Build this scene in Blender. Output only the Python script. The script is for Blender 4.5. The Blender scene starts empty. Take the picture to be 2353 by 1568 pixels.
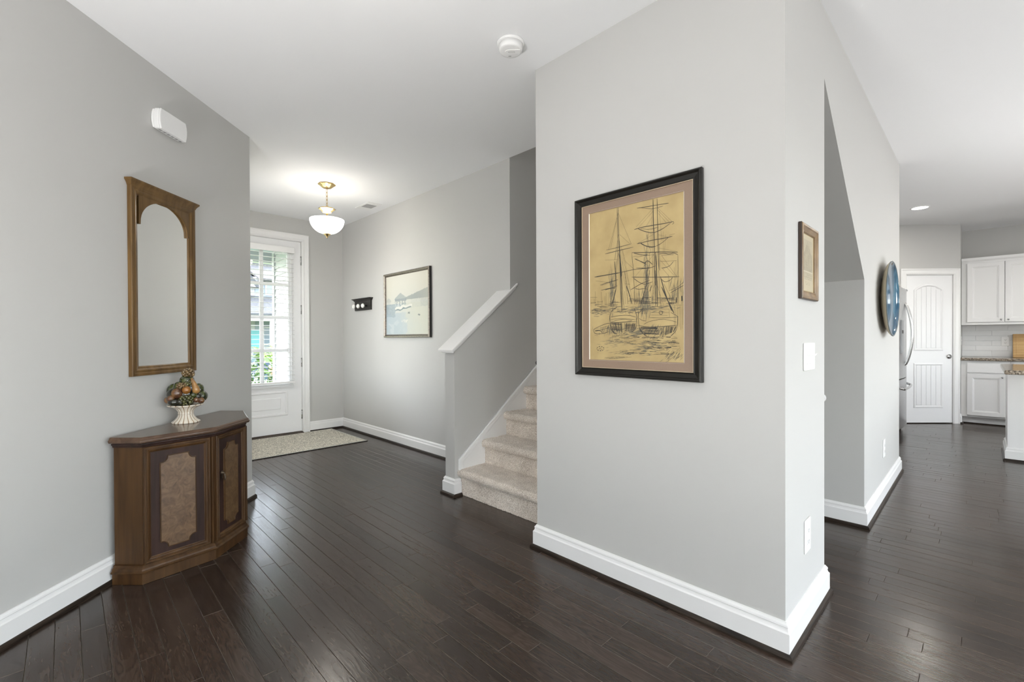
import bpy, bmesh, math, random
from mathutils import Vector, Matrix, noise
random.seed(7)
R = math.radians
SC = bpy.context.scene
COL = SC.collection

# ------------------------------------------------------------------ camera
CAM_H = 1.20597
FPX = 1052.848
CR = Vector((0.69790787, 0.71617428, -0.00435933))
CU = Vector((-0.00160284, 0.00764873, 0.99996946))
CF = Vector((-0.71618576, 0.69787957, -0.00648602))
cd = bpy.data.cameras.new('camera')
cam = bpy.data.objects.new('camera', cd)
COL.objects.link(cam)
cd.sensor_width = 36.0
cd.lens = FPX / 2353.0 * 36.0
cd.clip_start = 0.02
cd.clip_end = 300
cam.matrix_world = Matrix(((CR.x, CU.x, -CF.x, 0), (CR.y, CU.y, -CF.y, 0), (CR.z, CU.z, -CF.z, CAM_H), (0, 0, 0, 1)))
SC.camera = cam

# ------------------------------------------------------------------ world, exposure, daylight at the assumed windows
w = bpy.data.worlds.new('sky')
SC.world = w
w.use_nodes = True
nt = w.node_tree
bg = nt.nodes['Background']
sky = nt.nodes.new('ShaderNodeTexSky')
sky.sky_type = 'NISHITA'
sky.sun_disc = False
sky.sun_elevation = R(52)
sky.sun_rotation = R(200)
sky.air_density = 1.0
sky.dust_density = 2.5
hz = nt.nodes.new('ShaderNodeHueSaturation')
hz.inputs['Saturation'].default_value = 0.35      # hazy bright sky
nt.links.new(sky.outputs[0], hz.inputs['Color'])
nt.links.new(hz.outputs[0], bg.inputs[0])
bg.inputs[1].default_value = 3.3
SC.view_settings.view_transform = 'Standard'
SC.view_settings.look = 'None'
SC.view_settings.gamma = 1.0
SC.view_settings.use_curve_mapping = False
SC.view_settings.exposure = 0.03
SC.cycles.max_bounces = 10
SC.cycles.diffuse_bounces = 6
SC.cycles.glossy_bounces = 5
SC.cycles.transparent_max_bounces = 16
SC.cycles.sample_clamp_indirect = 8.0
SC.cycles.use_denoising = True


def area_light(name, loc, rot, sx, sy, watts, col=(1, 1, 1)):
    d = bpy.data.lights.new(name, 'AREA')
    d.shape = 'RECTANGLE'
    d.size, d.size_y = sx, sy
    d.energy = watts
    d.color = col
    o = bpy.data.objects.new(name, d)
    COL.objects.link(o)
    o.location = loc
    o.rotation_euler = rot
    return o


DAY = (1.0, 0.99, 0.975)
# area lights for daylight at assumed, unseen windows: great room (east, south), kitchen, foyer
ASSUMED_WIN_E = [(-2.6, -0.7, .55, 2.35), (0.3, 2.2, .55, 2.35), (3.2, 5.1, .05, 2.35), (6.4, 8.4, 1.0, 2.2)]   # y0, y1, z0, z1 on wall x = 4.5
ASSUMED_WIN_S = [(1.6, 2.9, .75, 2.30)]                                                  # x0, x1, z0, z1 on wall y = -3.5
ASSUMED_WIN_F = [(-5.35, -4.80, .8, 2.2)]                                                 # assumed window to light the foyer, wall y = LY, hidden round the corner
POW = [34, 30, 26, 28]
for (a, b, c, d_), P in zip(ASSUMED_WIN_E, POW):
    area_light('window_daylight', (4.46, (a + b) / 2, (c + d_) / 2), (0, R(90), 0), d_ - c, b - a, P, DAY)
for (a, b, c, d_) in ASSUMED_WIN_S:
    area_light('window_daylight', ((a + b) / 2, -3.46, (c + d_) / 2), (R(90), 0, 0), b - a, d_ - c, 34, DAY)
for (a, b, c, d_) in ASSUMED_WIN_F:
    area_light('window_daylight', ((a + b) / 2, 1.0413, (c + d_) / 2), (R(90), 0, 0), b - a, d_ - c, 9.0, DAY)

# ------------------------------------------------------------------ plan (metres; x along the planks, y towards the kitchen)
H = 2.74
Y1, XC1, XC2 = 1.9388, -1.7869, -0.5169
YC3, YC4, YC5 = 2.5486, 3.595, 5.3262
XD, YW4, XS = -6.0927, 2.7155, -2.8069
LX, LY = -3.8848, 1.0113
Q = math.sqrt(.5)
XPL = -2.925
XK = -1.65      # wall behind fridge / under-stair back
XR, YB, YK = 4.5, -3.5, 9.45
TH = .12


def srgb(r, g, b):
    f = lambda c: (c / 255 / 12.92) if c / 255 <= .04045 else ((c / 255 + .055) / 1.055) ** 2.4
    return (f(r), f(g), f(b), 1)


# ------------------------------------------------------------------ materials
class N:
    def __init__(s, name):
        s.m = bpy.data.materials.new(name)
        s.m.use_nodes = True
        s.t = s.m.node_tree
        s.b = s.t.nodes['Principled BSDF']
        s.o = s.t.nodes['Material Output']

    def n(s, typ, **kw):
        x = s.t.nodes.new('ShaderNode' + typ)
        for k, v in kw.items():
            setattr(x, k, v)
        return x

    def l(s, a, b):
        s.t.links.new(a, b)

    def set(s, **kw):
        for k, v in kw.items():
            s.b.inputs[k.replace('_', ' ')].default_value = v


def coords(k, scale=(1, 1, 1), kind='Object', rot=(0, 0, 0)):
    tc = k.n('TexCoord')
    mp = k.n('Mapping')
    mp.inputs['Scale'].default_value = scale
    mp.inputs['Rotation'].default_value = rot
    k.l(tc.outputs[kind], mp.inputs[0])
    return mp.outputs[0]


def ramp(k, fac, stops):
    r = k.n('ValToRGB')
    el = r.color_ramp.elements
    while len(el) < len(stops):
        el.new(.5)
    for e, (p, c) in zip(el, stops):
        e.position = p
        e.color = c if len(c) == 4 else (*c, 1)
    k.l(fac, r.inputs[0])
    return r.outputs[0]


def bump(k, h, strength, dist):
    b = k.n('Bump')
    b.inputs['Strength'].default_value = strength
    b.inputs['Distance'].default_value = dist
    k.l(h, b.inputs['Height'])
    k.l(b.outputs[0], k.b.inputs['Normal'])


def plain(name, col, rough=.5, metal=0.0, spec=.5, var=0.0, vscale=6.0, bscale=0, bstr=.1, bdist=.001, coat=0.0):
    k = N(name)
    if len(col) == 3:
        col = (*col, 1)
    k.set(Base_Color=col, Roughness=rough, Metallic=metal, Coat_Weight=coat)
    k.b.inputs['Specular IOR Level'].default_value = spec
    if var:
        nz = k.n('TexNoise')
        nz.inputs['Scale'].default_value = vscale
        nz.inputs['Detail'].default_value = 4
        k.l(coords(k), nz.inputs['Vector'])
        c1 = tuple(max(0, c * (1 - var)) for c in col[:3])
        c2 = tuple(min(1, c * (1 + var)) for c in col[:3])
        k.l(ramp(k, nz.outputs[0], [(.3, c1), (.7, c2)]), k.b.inputs['Base Color'])
    if bscale:
        nb = k.n('TexNoise')
        nb.inputs['Scale'].default_value = bscale
        nb.inputs['Detail'].default_value = 3
        k.l(coords(k), nb.inputs['Vector'])
        bump(k, nb.outputs[0], bstr, bdist)
    return k.m


def wood(name, c1, c2, scale=(4, 4, 60), rough=.4, detail=5, b=.15, coat=0.0):
    """grain runs along the axis with the small scale"""
    k = N(name)
    v = coords(k, scale)
    nz = k.n('TexNoise')
    nz.inputs['Scale'].default_value = 1.0
    nz.inputs['Detail'].default_value = detail
    nz.inputs['Distortion'].default_value = .6
    k.l(v, nz.inputs['Vector'])
    k.l(ramp(k, nz.outputs[0], [(.3, c1), (.72, c2)]), k.b.inputs['Base Color'])
    k.set(Roughness=rough, Coat_Weight=coat, Coat_Roughness=.15)
    k.b.inputs['Specular IOR Level'].default_value = .25
    bump(k, nz.outputs[0], b, .001)
    return k.m


MT = {}
MT['wall'] = plain('warm_grey_wall_paint', (.535, .532, .518), .62, spec=.3, bscale=260, bstr=.05, bdist=.0006)
MT['ceiling'] = plain('flat_white_ceiling_paint', (.865, .870, .880), .8, spec=.2, bscale=120, bstr=.06, bdist=.001)
MT['trim'] = plain('semi_gloss_white_trim_paint', (.83, .83, .825), .32)
MT['white_plastic'] = plain('white_plastic', (.84, .84, .835), .38)
MT['cab_white'] = plain('white_cabinet_lacquer', (.84, .84, .84), .3)
MT['door_white'] = plain('white_door_paint', (.84, .845, .855), .35)
MT['dark_slot'] = plain('dark_slot', (.02, .02, .02), .6)
MT['grey_slot'] = plain('grey_slot', (.35, .35, .35), .6)
MT['steel'] = plain('brushed_stainless_steel', (.62, .63, .64), .28, 1.0, var=.05, vscale=40)
MT['chrome'] = plain('satin_nickel', (.55, .55, .55), .22, 1.0)
MT['brass'] = plain('aged_brass', (.62, .46, .22), .26, 1.0, var=.12, vscale=30)
MT['bronze_pull'] = plain('dark_antique_brass', (.09, .07, .05), .35, .9)
MT['fridge_grey'] = plain('grey_fridge_side', (.30, .31, .32), .45)
MT['porcelain'] = plain('white_porcelain', (.86, .86, .82), .12)
MT['black_wood'] = wood('black_painted_wood', (.012, .011, .010), (.03, .027, .025), (60, 4, 4), .38)
MT['shoe'] = wood('dark_stained_oak_moulding', (.008, .006, .005), (.040, .028, .020), (6, 6, 90), .34)
MT['threshold'] = wood('dark_oak_threshold', (.02, .014, .010), (.09, .06, .04), (60, 4, 60), .4)
MT['walnut'] = wood('walnut_veneer', (.037, .0170, .0058), (.086, .0420, .0155), (26, 26, 2.2), .45)
MT['walnut_top'] = wood('walnut_top_veneer', (.060, .034, .021), (.110, .066, .042), (2.5, 30, 30), .17, coat=.15)
MT['walnut_dark'] = wood('dark_mahogany_field', (.018, .009, .007), (.042, .021, .016), (30, 30, 2.5), .5)
MT['mirror_wood'] = wood('golden_brown_mirror_wood', (.080, .042, .013), (.180, .105, .038), (24, 24, 3), .34, coat=.05)
MT['oak_board'] = wood('light_maple_board', (.42, .25, .10), (.62, .42, .20), (3, 40, 40), .45)
MT['frame_black'] = plain('black_picture_frame', (.011, .010, .008), .30, var=.2, vscale=20, spec=.35)
MT['frame_silver'] = plain('antique_pewter_frame', (.19, .165, .14), .3, .75, var=.35, vscale=60)
MT['frame_dark_edge'] = plain('black_frame_edge', (.012, .011, .010), .4)
MT['frame_gold'] = wood('gilded_brown_frame_wood', (.13, .075, .035), (.33, .215, .105), (8, 8, 8), .30, coat=.2)
MT['frame_brown_side'] = plain('dark_brown_frame_side', (.05, .032, .022), .4)
MT['mat_brown'] = plain('brown_mat_board', srgb(141, 120, 103), .55, var=.04, vscale=300)
MT['mat_bevel'] = plain('white_bevel_core', (.80, .78, .70), .6)
MT['ink'] = plain('charcoal_ink', (.040, .037, .030), .7)
MT['ink_wash'] = plain('soft_grey_crayon', (.155, .135, .092), .8)
MT['vent_grey'] = plain('grey_vent_shadow', (.42, .42, .42), .6)
MT['grout'] = plain('pale_grout', (.70, .70, .70), .8)
MT['gilt_line'] = plain('pale_gilt_fillet', (.55, .45, .32), .35, .3)

MT['tile'] = plain('glossy_white_subway_tile', (.74, .745, .75), .10)
# mirror glass
k = N('mirror_silvering')
k.set(Base_Color=(.93, .935, .93, 1), Metallic=1.0, Roughness=.015)
MT['mirror'] = k.m

# clear thin glass
k = N('clear_pane_glass')
tr = k.n('BsdfTransparent')
tr.inputs[0].default_value = (.97, .985, .98, 1)
gl = k.n('BsdfGlossy')
gl.inputs['Roughness'].default_value = .02
fr = k.n('Fresnel')
fr.inputs[0].default_value = 1.45
mx = k.n('MixShader')
k.l(fr.outputs[0], mx.inputs[0])
k.l(tr.outputs[0], mx.inputs[1])
k.l(gl.outputs[0], mx.inputs[2])
k.l(mx.outputs[0], k.o.inputs[0])
MT['glass'] = k.m

# picture glass: faint glossy sheet over a print is left to the print's own coat


def emit(name, col, strength):
    k = N(name)
    k.set(Base_Color=(.9, .9, .88, 1), Roughness=.3)
    k.b.inputs['Emission Color'].default_value = (*col, 1)
    k.b.inputs['Emission Strength'].default_value = strength
    return k.m


MT['bowl_glow'] = emit('lit_alabaster_glass', (1.0, .94, .85), 24.0)
MT['bowl_inside'] = emit('lit_bowl_inside', (1.0, .95, .88), 5.5)
MT['dish_glow'] = emit('softly_lit_glass_dish', (1.0, .96, .90), 2.0)
MT['shade_glow'] = emit('lit_linen_lamp_shade', (1.0, .99, .975), 4.0)  # glow of the added fill lamps outside the view
MT['led'] = emit('lit_led_lens', (1.0, .97, .92), 22.0)

# oak floor planks: stain varies from plank to plank, wire-brushed grain, satin varnish
k = N('dark_stained_oak_planks')
tc = k.n('TexCoord')
oi = k.n('ObjectInfo')
ge = k.n('NewGeometry')
ad = k.n('Math', operation='ADD')
k.l(oi.outputs['Random'], ad.inputs[0])
k.l(ge.outputs['Random Per Island'], ad.inputs[1])
fr = k.n('Math', operation='FRACT')
k.l(ad.outputs[0], fr.inputs[0])
cmb = k.n('CombineXYZ')
mu = k.n('Math', operation='MULTIPLY')
mu.inputs[1].default_value = 53.0
k.l(fr.outputs[0], mu.inputs[0])
for i in range(3):
    k.l(mu.outputs[0], cmb.inputs[i])
va = k.n('VectorMath', operation='ADD')
k.l(tc.outputs['Object'], va.inputs[0])
k.l(cmb.outputs[0], va.inputs[1])


def stretched(sc, detail, dist=0.0, rough=.5):
    mp = k.n('Mapping')
    mp.inputs['Scale'].default_value = sc
    k.l(va.outputs[0], mp.inputs[0])
    nz = k.n('TexNoise')
    nz.inputs['Scale'].default_value = 1
    nz.inputs['Detail'].default_value = detail
    nz.inputs['Distortion'].default_value = dist
    nz.inputs['Roughness'].default_value = rough
    k.l(mp.outputs[0], nz.inputs['Vector'])
    return nz.outputs[0]


grain = stretched((5, 80, 20), 4, .5, .55)
swirl = stretched((2.6, 15, 6), 2, 1.6)
soft = stretched((5, 17, 8), 1)
wear = stretched((14, 260, 60), 2)
wv = k.n('Math', operation='MULTIPLY')
wv.inputs[1].default_value = 46.0
k.l(swirl, wv.inputs[0])
ws = k.n('Math', operation='SINE')
k.l(wv.outputs[0], ws.inputs[0])
mixg = k.n('Math', operation='MULTIPLY_ADD')
mixg.inputs[1].default_value = .16
k.l(ws.outputs[0], mixg.inputs[0])
k.l(grain, mixg.inputs[2])
base = ramp(k, mixg.outputs[0], [(.25, (.0280, .0185, .0138)), (.55, (.0370, .0252, .0192)), (.85, (.050, .0355, .0272))])
hsv = k.n('HueSaturation')
k.l(base, hsv.inputs['Color'])
mr = k.n('MapRange')
mr.inputs['To Min'].default_value = .72
mr.inputs['To Max'].default_value = 1.42
k.l(fr.outputs[0], mr.inputs[0])
k.l(mr.outputs[0], hsv.inputs['Value'])
wr = ramp(k, wear, [(.735, (0, 0, 0)), (.775, (1, 1, 1))])
mxc = k.n('Mix', data_type='RGBA')
k.l(wr, mxc.inputs[0])
k.l(hsv.outputs[0], mxc.inputs[6])
mxc.inputs[7].default_value = (.11, .085, .062, 1)
k.l(mxc.outputs[2], k.b.inputs['Base Color'])
k.set(Roughness=.26)
k.b.inputs['Specular IOR Level'].default_value = .45
rr = ramp(k, grain, [(.25, (.19, .19, .19)), (.8, (.27, .27, .27))])
k.l(rr, k.b.inputs['Roughness'])
hs = k.n('Math', operation='MULTIPLY_ADD')
hs.inputs[1].default_value = 2.2
k.l(soft, hs.inputs[0])
k.l(mixg.outputs[0], hs.inputs[2])
bump(k, hs.outputs[0], .16, .0011)
MT['plank'] = k.m
MT['plank_edge'] = plain('worn_plank_edge', (.085, .066, .050), .3, var=.4, vscale=40)  # paler than the plank tops so the seams stand out
MT['subfloor'] = plain('dark_subfloor', (.012, .009, .007), .8)

# carpet
k = N('beige_shag_carpet')
n1 = k.n('TexNoise')
n1.inputs['Scale'].default_value = 190
n1.inputs['Detail'].default_value = 2
n2 = k.n('TexNoise')
n2.inputs['Scale'].default_value = 9
k.l(coords(k), n1.inputs['Vector'])
k.l(coords(k), n2.inputs['Vector'])
c = ramp(k, n1.outputs[0], [(.30, srgb(170, 156, 143)), (.5, srgb(224, 213, 201)), (.68, srgb(248, 242, 234))])
m2 = k.n('Mix', data_type='RGBA', blend_type='MULTIPLY')
m2.inputs[0].default_value = 1
k.l(c, m2.inputs[6])
k.l(ramp(k, n2.outputs[0], [(.35, (.86, .85, .84)), (.6, (1, 1, 1))]), m2.inputs[7])
k.l(m2.outputs[2], k.b.inputs['Base Color'])
k.set(Roughness=.95)
k.b.inputs['Specular IOR Level'].default_value = .1
k.b.inputs['Sheen Weight'].default_value = .3
bump(k, n1.outputs[0], .6, .004)
MT['carpet'] = k.m

# burl
k = N('burl_walnut_inset')
n1 = k.n('TexNoise')
n1.inputs['Scale'].default_value = 26
n1.inputs['Detail'].default_value = 8
n1.inputs['Distortion'].default_value = 1.6
k.l(coords(k), n1.inputs['Vector'])
k.l(ramp(k, n1.outputs[0], [(.3, (.060, .031, .013)), (.5, (.105, .058, .026)), (.72, (.150, .088, .042))]), k.b.inputs['Base Color'])
k.set(Roughness=.36)
MT['burl'] = k.m

# granite
k = N('speckled_granite')
v1 = k.n('TexVoronoi')
v1.inputs['Scale'].default_value = 130
n1 = k.n('TexNoise')
n1.inputs['Scale'].default_value = 60
n1.inputs['Detail'].default_value = 6
k.l(coords(k), v1.inputs['Vector'])
k.l(coords(k), n1.inputs['Vector'])
ca = ramp(k, v1.outputs['Color'], [(.15, (.06, .05, .04)), (.4, (.26, .215, .17)), (.8, (.45, .39, .32))])
cb = ramp(k, n1.outputs[0], [(.4, (.55, .52, .48)), (.6, (1, 1, 1))])
m2 = k.n('Mix', data_type='RGBA', blend_type='MULTIPLY')
m2.inputs[0].default_value = 1
k.l(ca, m2.inputs[6])
k.l(cb, m2.inputs[7])
k.l(m2.outputs[2], k.b.inputs['Base Color'])
k.set(Roughness=.12)
MT['granite'] = k.m

# rug: small scrolling grey and sand pattern
k = N('grey_sand_scroll_rug')
vec = coords(k)
nd = k.n('TexNoise')
nd.inputs['Scale'].default_value = 7
k.l(vec, nd.inputs['Vector'])
mxv = k.n('Mix', data_type='VECTOR')
mxv.inputs[0].default_value = .10
k.l(vec, mxv.inputs[4])
k.l(nd.outputs['Color'], mxv.inputs[5])
v1 = k.n('TexVoronoi', feature='F1')
v1.inputs['Scale'].default_value = 25
k.l(mxv.outputs[1], v1.inputs['Vector'])
sn = k.n('Math', operation='MULTIPLY')
sn.inputs[1].default_value = 26
k.l(v1.outputs['Distance'], sn.inputs[0])
s2 = k.n('Math', operation='SINE')
k.l(sn.outputs[0], s2.inputs[0])
nf = k.n('TexNoise')
nf.inputs['Scale'].default_value = 75
nf.inputs['Detail'].default_value = 3
k.l(vec, nf.inputs['Vector'])
s3 = k.n('Math', operation='MULTIPLY_ADD')
s3.inputs[1].default_value = .16
k.l(s2.outputs[0], s3.inputs[0])
k.l(nf.outputs[0], s3.inputs[2])
k.l(ramp(k, s3.outputs[0], [(.28, srgb(118, 116, 111)), (.42, srgb(170, 166, 154)), (.55, srgb(212, 206, 190)), (.75, srgb(226, 221, 208))]), k.b.inputs['Base Color'])
k.set(Roughness=.95)
bump(k, nf.outputs[0], .4, .003)
MT['rug'] = k.m
MT['rug_edge'] = plain('grey_rug_border', srgb(176, 178, 172), .9, bscale=400, bstr=.3)
MT['cream_rug'] = plain('cream_wool_rug', (.74, .72, .67), .95, bscale=200, bstr=.3)  # pale pile of the added rug that bounces light upward
MT['rug_backing'] = plain('black_rug_binding', (.015, .014, .013), .8)

# vertex-painted prints
k = N('painted_print')
at = k.n('Attribute')
at.attribute_name = 'Col'
k.l(at.outputs['Color'], k.b.inputs['Base Color'])
k.set(Roughness=.6)
MT['print'] = k.m
k = N('aged_tan_print_paper')
n1 = k.n('TexNoise')
n1.inputs['Scale'].default_value = 9
n1.inputs['Detail'].default_value = 6
k.l(coords(k), n1.inputs['Vector'])
k.l(ramp(k, n1.outputs[0], [(.3, srgb(170, 147, 100)), (.7, srgb(188, 166, 116))]), k.b.inputs['Base Color'])
k.set(Roughness=.5, Coat_Weight=.3, Coat_Roughness=.08)
MT['tan_paper'] = k.m

# ceramics
k = N('blue_glazed_bowl_interior')
n1 = k.n('TexNoise')
n1.inputs['Scale'].default_value = 5
n1.inputs['Detail'].default_value = 5
n1.inputs['Distortion'].default_value = 1
k.l(coords(k, (1, 1, .5)), n1.inputs['Vector'])
k.l(ramp(k, n1.outputs[0], [(.3, (.010, .040, .078)), (.55, (.022, .085, .150)), (.8, (.075, .19, .27))]), k.b.inputs['Base Color'])
k.set(Roughness=.1, Coat_Weight=.5)
MT['blue_glaze'] = k.m
MT['stoneware'] = plain('buff_stoneware', (.46, .40, .29), .45, var=.06, vscale=20)
MT['rim_glaze'] = plain('dark_rim_glaze', (.10, .12, .12), .2)

# outdoors
MT['siding'] = plain('white_lap_siding', (.36, .365, .37), .6)
MT['far_siding'] = plain('pale_blue_siding', (.19, .225, .26), .6)
MT['far_white'] = plain('white_house_siding', (.32, .325, .33), .6)
MT['shingle'] = plain('grey_shingles', (.055, .057, .062), .85, var=.25, vscale=8)
MT['porch_ceiling'] = plain('pale_teal_porch_ceiling', (.26, .40, .39), .5)
MT['concrete'] = plain('pale_concrete', (.32, .315, .30), .8, var=.08)
MT['grass'] = plain('lawn_green', (.085, .15, .025), .9, var=.4, vscale=14)
MT['leaf'] = plain('shrub_leaf_green', (.045, .10, .018), .5, var=.5, vscale=20)
MT['palm'] = plain('palm_leaf_green', (.11, .19, .025), .5, var=.3, vscale=12)
MT['petal'] = plain('red_flower_petal', (.55, .03, .05), .5)
MT['bark'] = plain('palm_bark', (.16, .11, .07), .9, var=.3)
MT['car_paint'] = plain('dark_blue_car_paint', (.03, .05, .09), .15, coat=1.0)
MT['tyre'] = plain('black_tyre', (.015, .015, .015), .7)
MT['far_glass'] = plain('reflective_house_window', (.10, .13, .16), .08)
MT['teal_door'] = plain('turquoise_painted_door', (.08, .26, .28), .4)
MT['asphalt'] = plain('grey_asphalt', (.16, .16, .165), .9, var=.15)

# ------------------------------------------------------------------ mesh helpers
class MB:
    """collects geometry for ONE mesh object"""

    def __init__(s):
        s.v, s.f, s.sm, s.mi = [], [], [], []

    def add(s, vs, fs, smooth=False, mi=0):
        o = len(s.v)
        s.v += [tuple(v) for v in vs]
        for f in fs:
            s.f.append([o + i for i in f])
            s.sm.append(smooth)
            s.mi.append(mi)
        return s

    def box(s, x0, x1, y0, y1, z0, z1, mi=0):
        vs = [(x, y, z) for z in (z0, z1) for y in (y0, y1) for x in (x0, x1)]
        return s.add(vs, [(0, 2, 3, 1), (4, 5, 7, 6), (0, 1, 5, 4), (2, 6, 7, 3), (0, 4, 6, 2), (1, 3, 7, 5)], mi=mi)

    def prism(s, poly, a0, a1, plane='xz', mi=0, smooth=False):
        """poly in a plane, extruded along the third axis"""
        n = len(poly)
        mp = {'xz': lambda p, a: (p[0], a, p[1]), 'yz': lambda p, a: (a, p[0], p[1]), 'xy': lambda p, a: (p[0], p[1], a)}[plane]
        vs = [mp(p, a0) for p in poly] + [mp(p, a1) for p in poly]
        fs = [tuple(range(n)), tuple(range(2 * n - 1, n - 1, -1))]
        s.add(vs, fs, False, mi)
        o = len(s.v) - 2 * n
        for i in range(n):
            j = (i + 1) % n
            s.f.append([o + i, o + n + i, o + n + j, o + j])
            s.sm.append(smooth)
            s.mi.append(mi)
        return s

    def lathe(s, prof, c=(0, 0, 0), n=32, axis='z', mod=None, mi=0, sx=1, sy=1, cap=True):
        vs, fs = [], []
        for r, z in prof:
            for i in range(n):
                t = 2 * math.pi * i / n
                rr = r * (mod(t, z) if mod else 1)
                x, y = rr * math.cos(t) * sx, rr * math.sin(t) * sy
                p = (x, y, z) if axis == 'z' else ((x, -z, y) if axis == 'y' else (z, x, y))
                vs.append((p[0] + c[0], p[1] + c[1], p[2] + c[2]))
        for k_ in range(len(prof) - 1):
            for i in range(n):
                j = (i + 1) % n
                fs.append((k_ * n + i, k_ * n + j, (k_ + 1) * n + j, (k_ + 1) * n + i))
        if cap:
            if prof[0][0] > 1e-5:
                fs.append(tuple(range(n - 1, -1, -1)))
            if prof[-1][0] > 1e-5:
                fs.append(tuple(range((len(prof) - 1) * n, len(prof) * n)))
        return s.add(vs, fs, True, mi)

    def tube(s, pts, r, n=8, closed=False, mi=0):
        pts = [Vector(p) for p in pts]
        m = len(pts)
        vs, fs = [], []
        up = None
        for i, p in enumerate(pts):
            a = pts[(i - 1) % m] if (closed or i > 0) else p
            b = pts[(i + 1) % m] if (closed or i < m - 1) else p
            d = (b - a).normalized()
            if up is None:
                up = Vector((0, 0, 1)) if abs(d.z) < .9 else Vector((1, 0, 0))
            e1 = d.cross(up)
            if e1.length < 1e-4:
                e1 = d.cross(Vector((0, 1, 0)))
            e1.normalize()
            e2 = e1.cross(d).normalized()
            up = e2
            rr = r[i] if isinstance(r, (list, tuple)) else r
            for q in range(n):
                t = 2 * math.pi * q / n
                vs.append(p + e1 * rr * math.cos(t) + e2 * rr * math.sin(t))
        k_ = m if closed else m - 1
        for i in range(k_):
            i2 = (i + 1) % m
            for q in range(n):
                q2 = (q + 1) % n
                fs.append((i * n + q, i * n + q2, i2 * n + q2, i2 * n + q))
        if not closed:
            fs.append(tuple(range(n - 1, -1, -1)))
            fs.append(tuple(range((m - 1) * n, m * n)))
        return s.add(vs, fs, True, mi)

    def ball(s, c, r, sx=1, sy=1, sz=1, n=16, mi=0, rot=None, bumpf=None):
        vs, fs = [], []
        m = n // 2
        rows = []
        for i in range(m + 1):
            ph = math.pi * i / m
            for j in range(n):
                t = 2 * math.pi * j / n
                d = Vector((math.sin(ph) * math.cos(t), math.sin(ph) * math.sin(t), math.cos(ph)))
                q = 1 + (bumpf(d) if bumpf else 0)
                p = Vector((d.x * r * sx * q, d.y * r * sy * q, d.z * r * sz * q))
                if rot:
                    p.rotate(rot)
                vs.append(p + Vector(c))
        for i in range(m):
            for j in range(n):
                j2 = (j + 1) % n
                fs.append((i * n + j, (i + 1) * n + j, (i + 1) * n + j2, i * n + j2))
        return s.add(vs, fs, True, mi)

    def sweep(s, path, prof, zfun=None, closed=False, mi=0, caps=True):
        """profile (offset to the LEFT of the path, z) swept along an xy path with mitres"""
        m = len(path)
        P = [Vector(p) for p in path]
        offs = []
        for i in range(m):
            ds = []
            if closed or i > 0:
                ds.append((P[i] - P[i - 1]).normalized())
            if closed or i < m - 1:
                ds.append((P[(i + 1) % m] - P[i]).normalized())
            ns = [Vector((-d.y, d.x)) for d in ds]
            if len(ns) == 2:
                b = ns[0] + ns[1]
                b = b / max(.15, (1 + ns[0].dot(ns[1])))
            else:
                b = ns[0]
            offs.append(b)
        n = len(prof)
        vs = [(P[i].x + offs[i].x * o, P[i].y + offs[i].y * o, z) for i in range(m) for o, z in prof]
        fs = []
        for i in range(m if closed else m - 1):
            i2 = (i + 1) % m
            for q in range(n - 1):
                fs.append((i * n + q, i2 * n + q, i2 * n + q + 1, i * n + q + 1))
        if caps and not closed:
            fs.append(tuple(range(n)))
            fs.append(tuple((m - 1) * n + q for q in range(n - 1, -1, -1)))
        return s.add(vs, fs, False, mi)

    def ring(s, path, prof, mi=0, smooth=False):
        """profile (inward offset, y) swept round a closed CCW path in the local xz plane"""
        m = len(path)
        P = [Vector(p) for p in path]
        n = len(prof)
        vs, fs = [], []
        for i in range(m):
            d1 = (P[i] - P[i - 1]).normalized()
            d2 = (P[(i + 1) % m] - P[i]).normalized()
            n1, n2 = Vector((-d1.y, d1.x)), Vector((-d2.y, d2.x))
            b = (n1 + n2) / max(.15, 1 + n1.dot(n2))
            for o, y in prof:
                vs.append((P[i].x + b.x * o, y, P[i].y + b.y * o))
        for i in range(m):
            i2 = (i + 1) % m
            for q in range(n - 1):
                fs.append((i * n + q, i2 * n + q, i2 * n + q + 1, i * n + q + 1))
        return s.add(vs, fs, smooth, mi)

    def build(s, name, mat, parent=None, bevel=0, seg=2, loc=None, rz=None):
        me = bpy.data.meshes.new(name)
        me.from_pydata(s.v, [], s.f)
        bm = bmesh.new()
        bm.from_mesh(me)
        bmesh.ops.remove_doubles(bm, verts=bm.verts, dist=1e-6)
        bmesh.ops.recalc_face_normals(bm, faces=bm.faces)
        if bevel:
            ed = [e for e in bm.edges if len(e.link_faces) == 2 and e.calc_face_angle(0) > .5]
            bmesh.ops.bevel(bm, geom=ed, offset=bevel, segments=seg, profile=.5, affect='EDGES', clamp_overlap=True)
        sm = {}
        bm.to_mesh(me)
        bm.free()
        if not bevel and len(me.polygons) == len(s.sm):
            for p, q, mi in zip(me.polygons, s.sm, s.mi):
                p.use_smooth = q
                p.material_index = mi
        elif bevel:
            for p in me.polygons:
                p.use_smooth = False
        else:
            for p in me.polygons:
                p.use_smooth = all(s.sm)
        for m in (mat if isinstance(mat, (list, tuple)) else [mat]):
            me.materials.append(MT[m] if isinstance(m, str) else m)
        o = bpy.data.objects.new(name, me)
        COL.objects.link(o)
        if parent is not None:
            o.parent = parent
        if loc is not None:
            o.location = loc
        if rz is not None:
            o.rotation_euler = (0, 0, rz)
        return o


def rect(x0, x1, z0, z1):
    return [(x0, z0), (x1, z0), (x1, z1), (x0, z1)]


def tag(o, label=None, cat=None, group=None, kind=None):
    if label:
        o['label'] = label
    if cat:
        o['category'] = cat
    if group:
        o['group'] = group
    if kind:
        o['kind'] = kind
    return o


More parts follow.
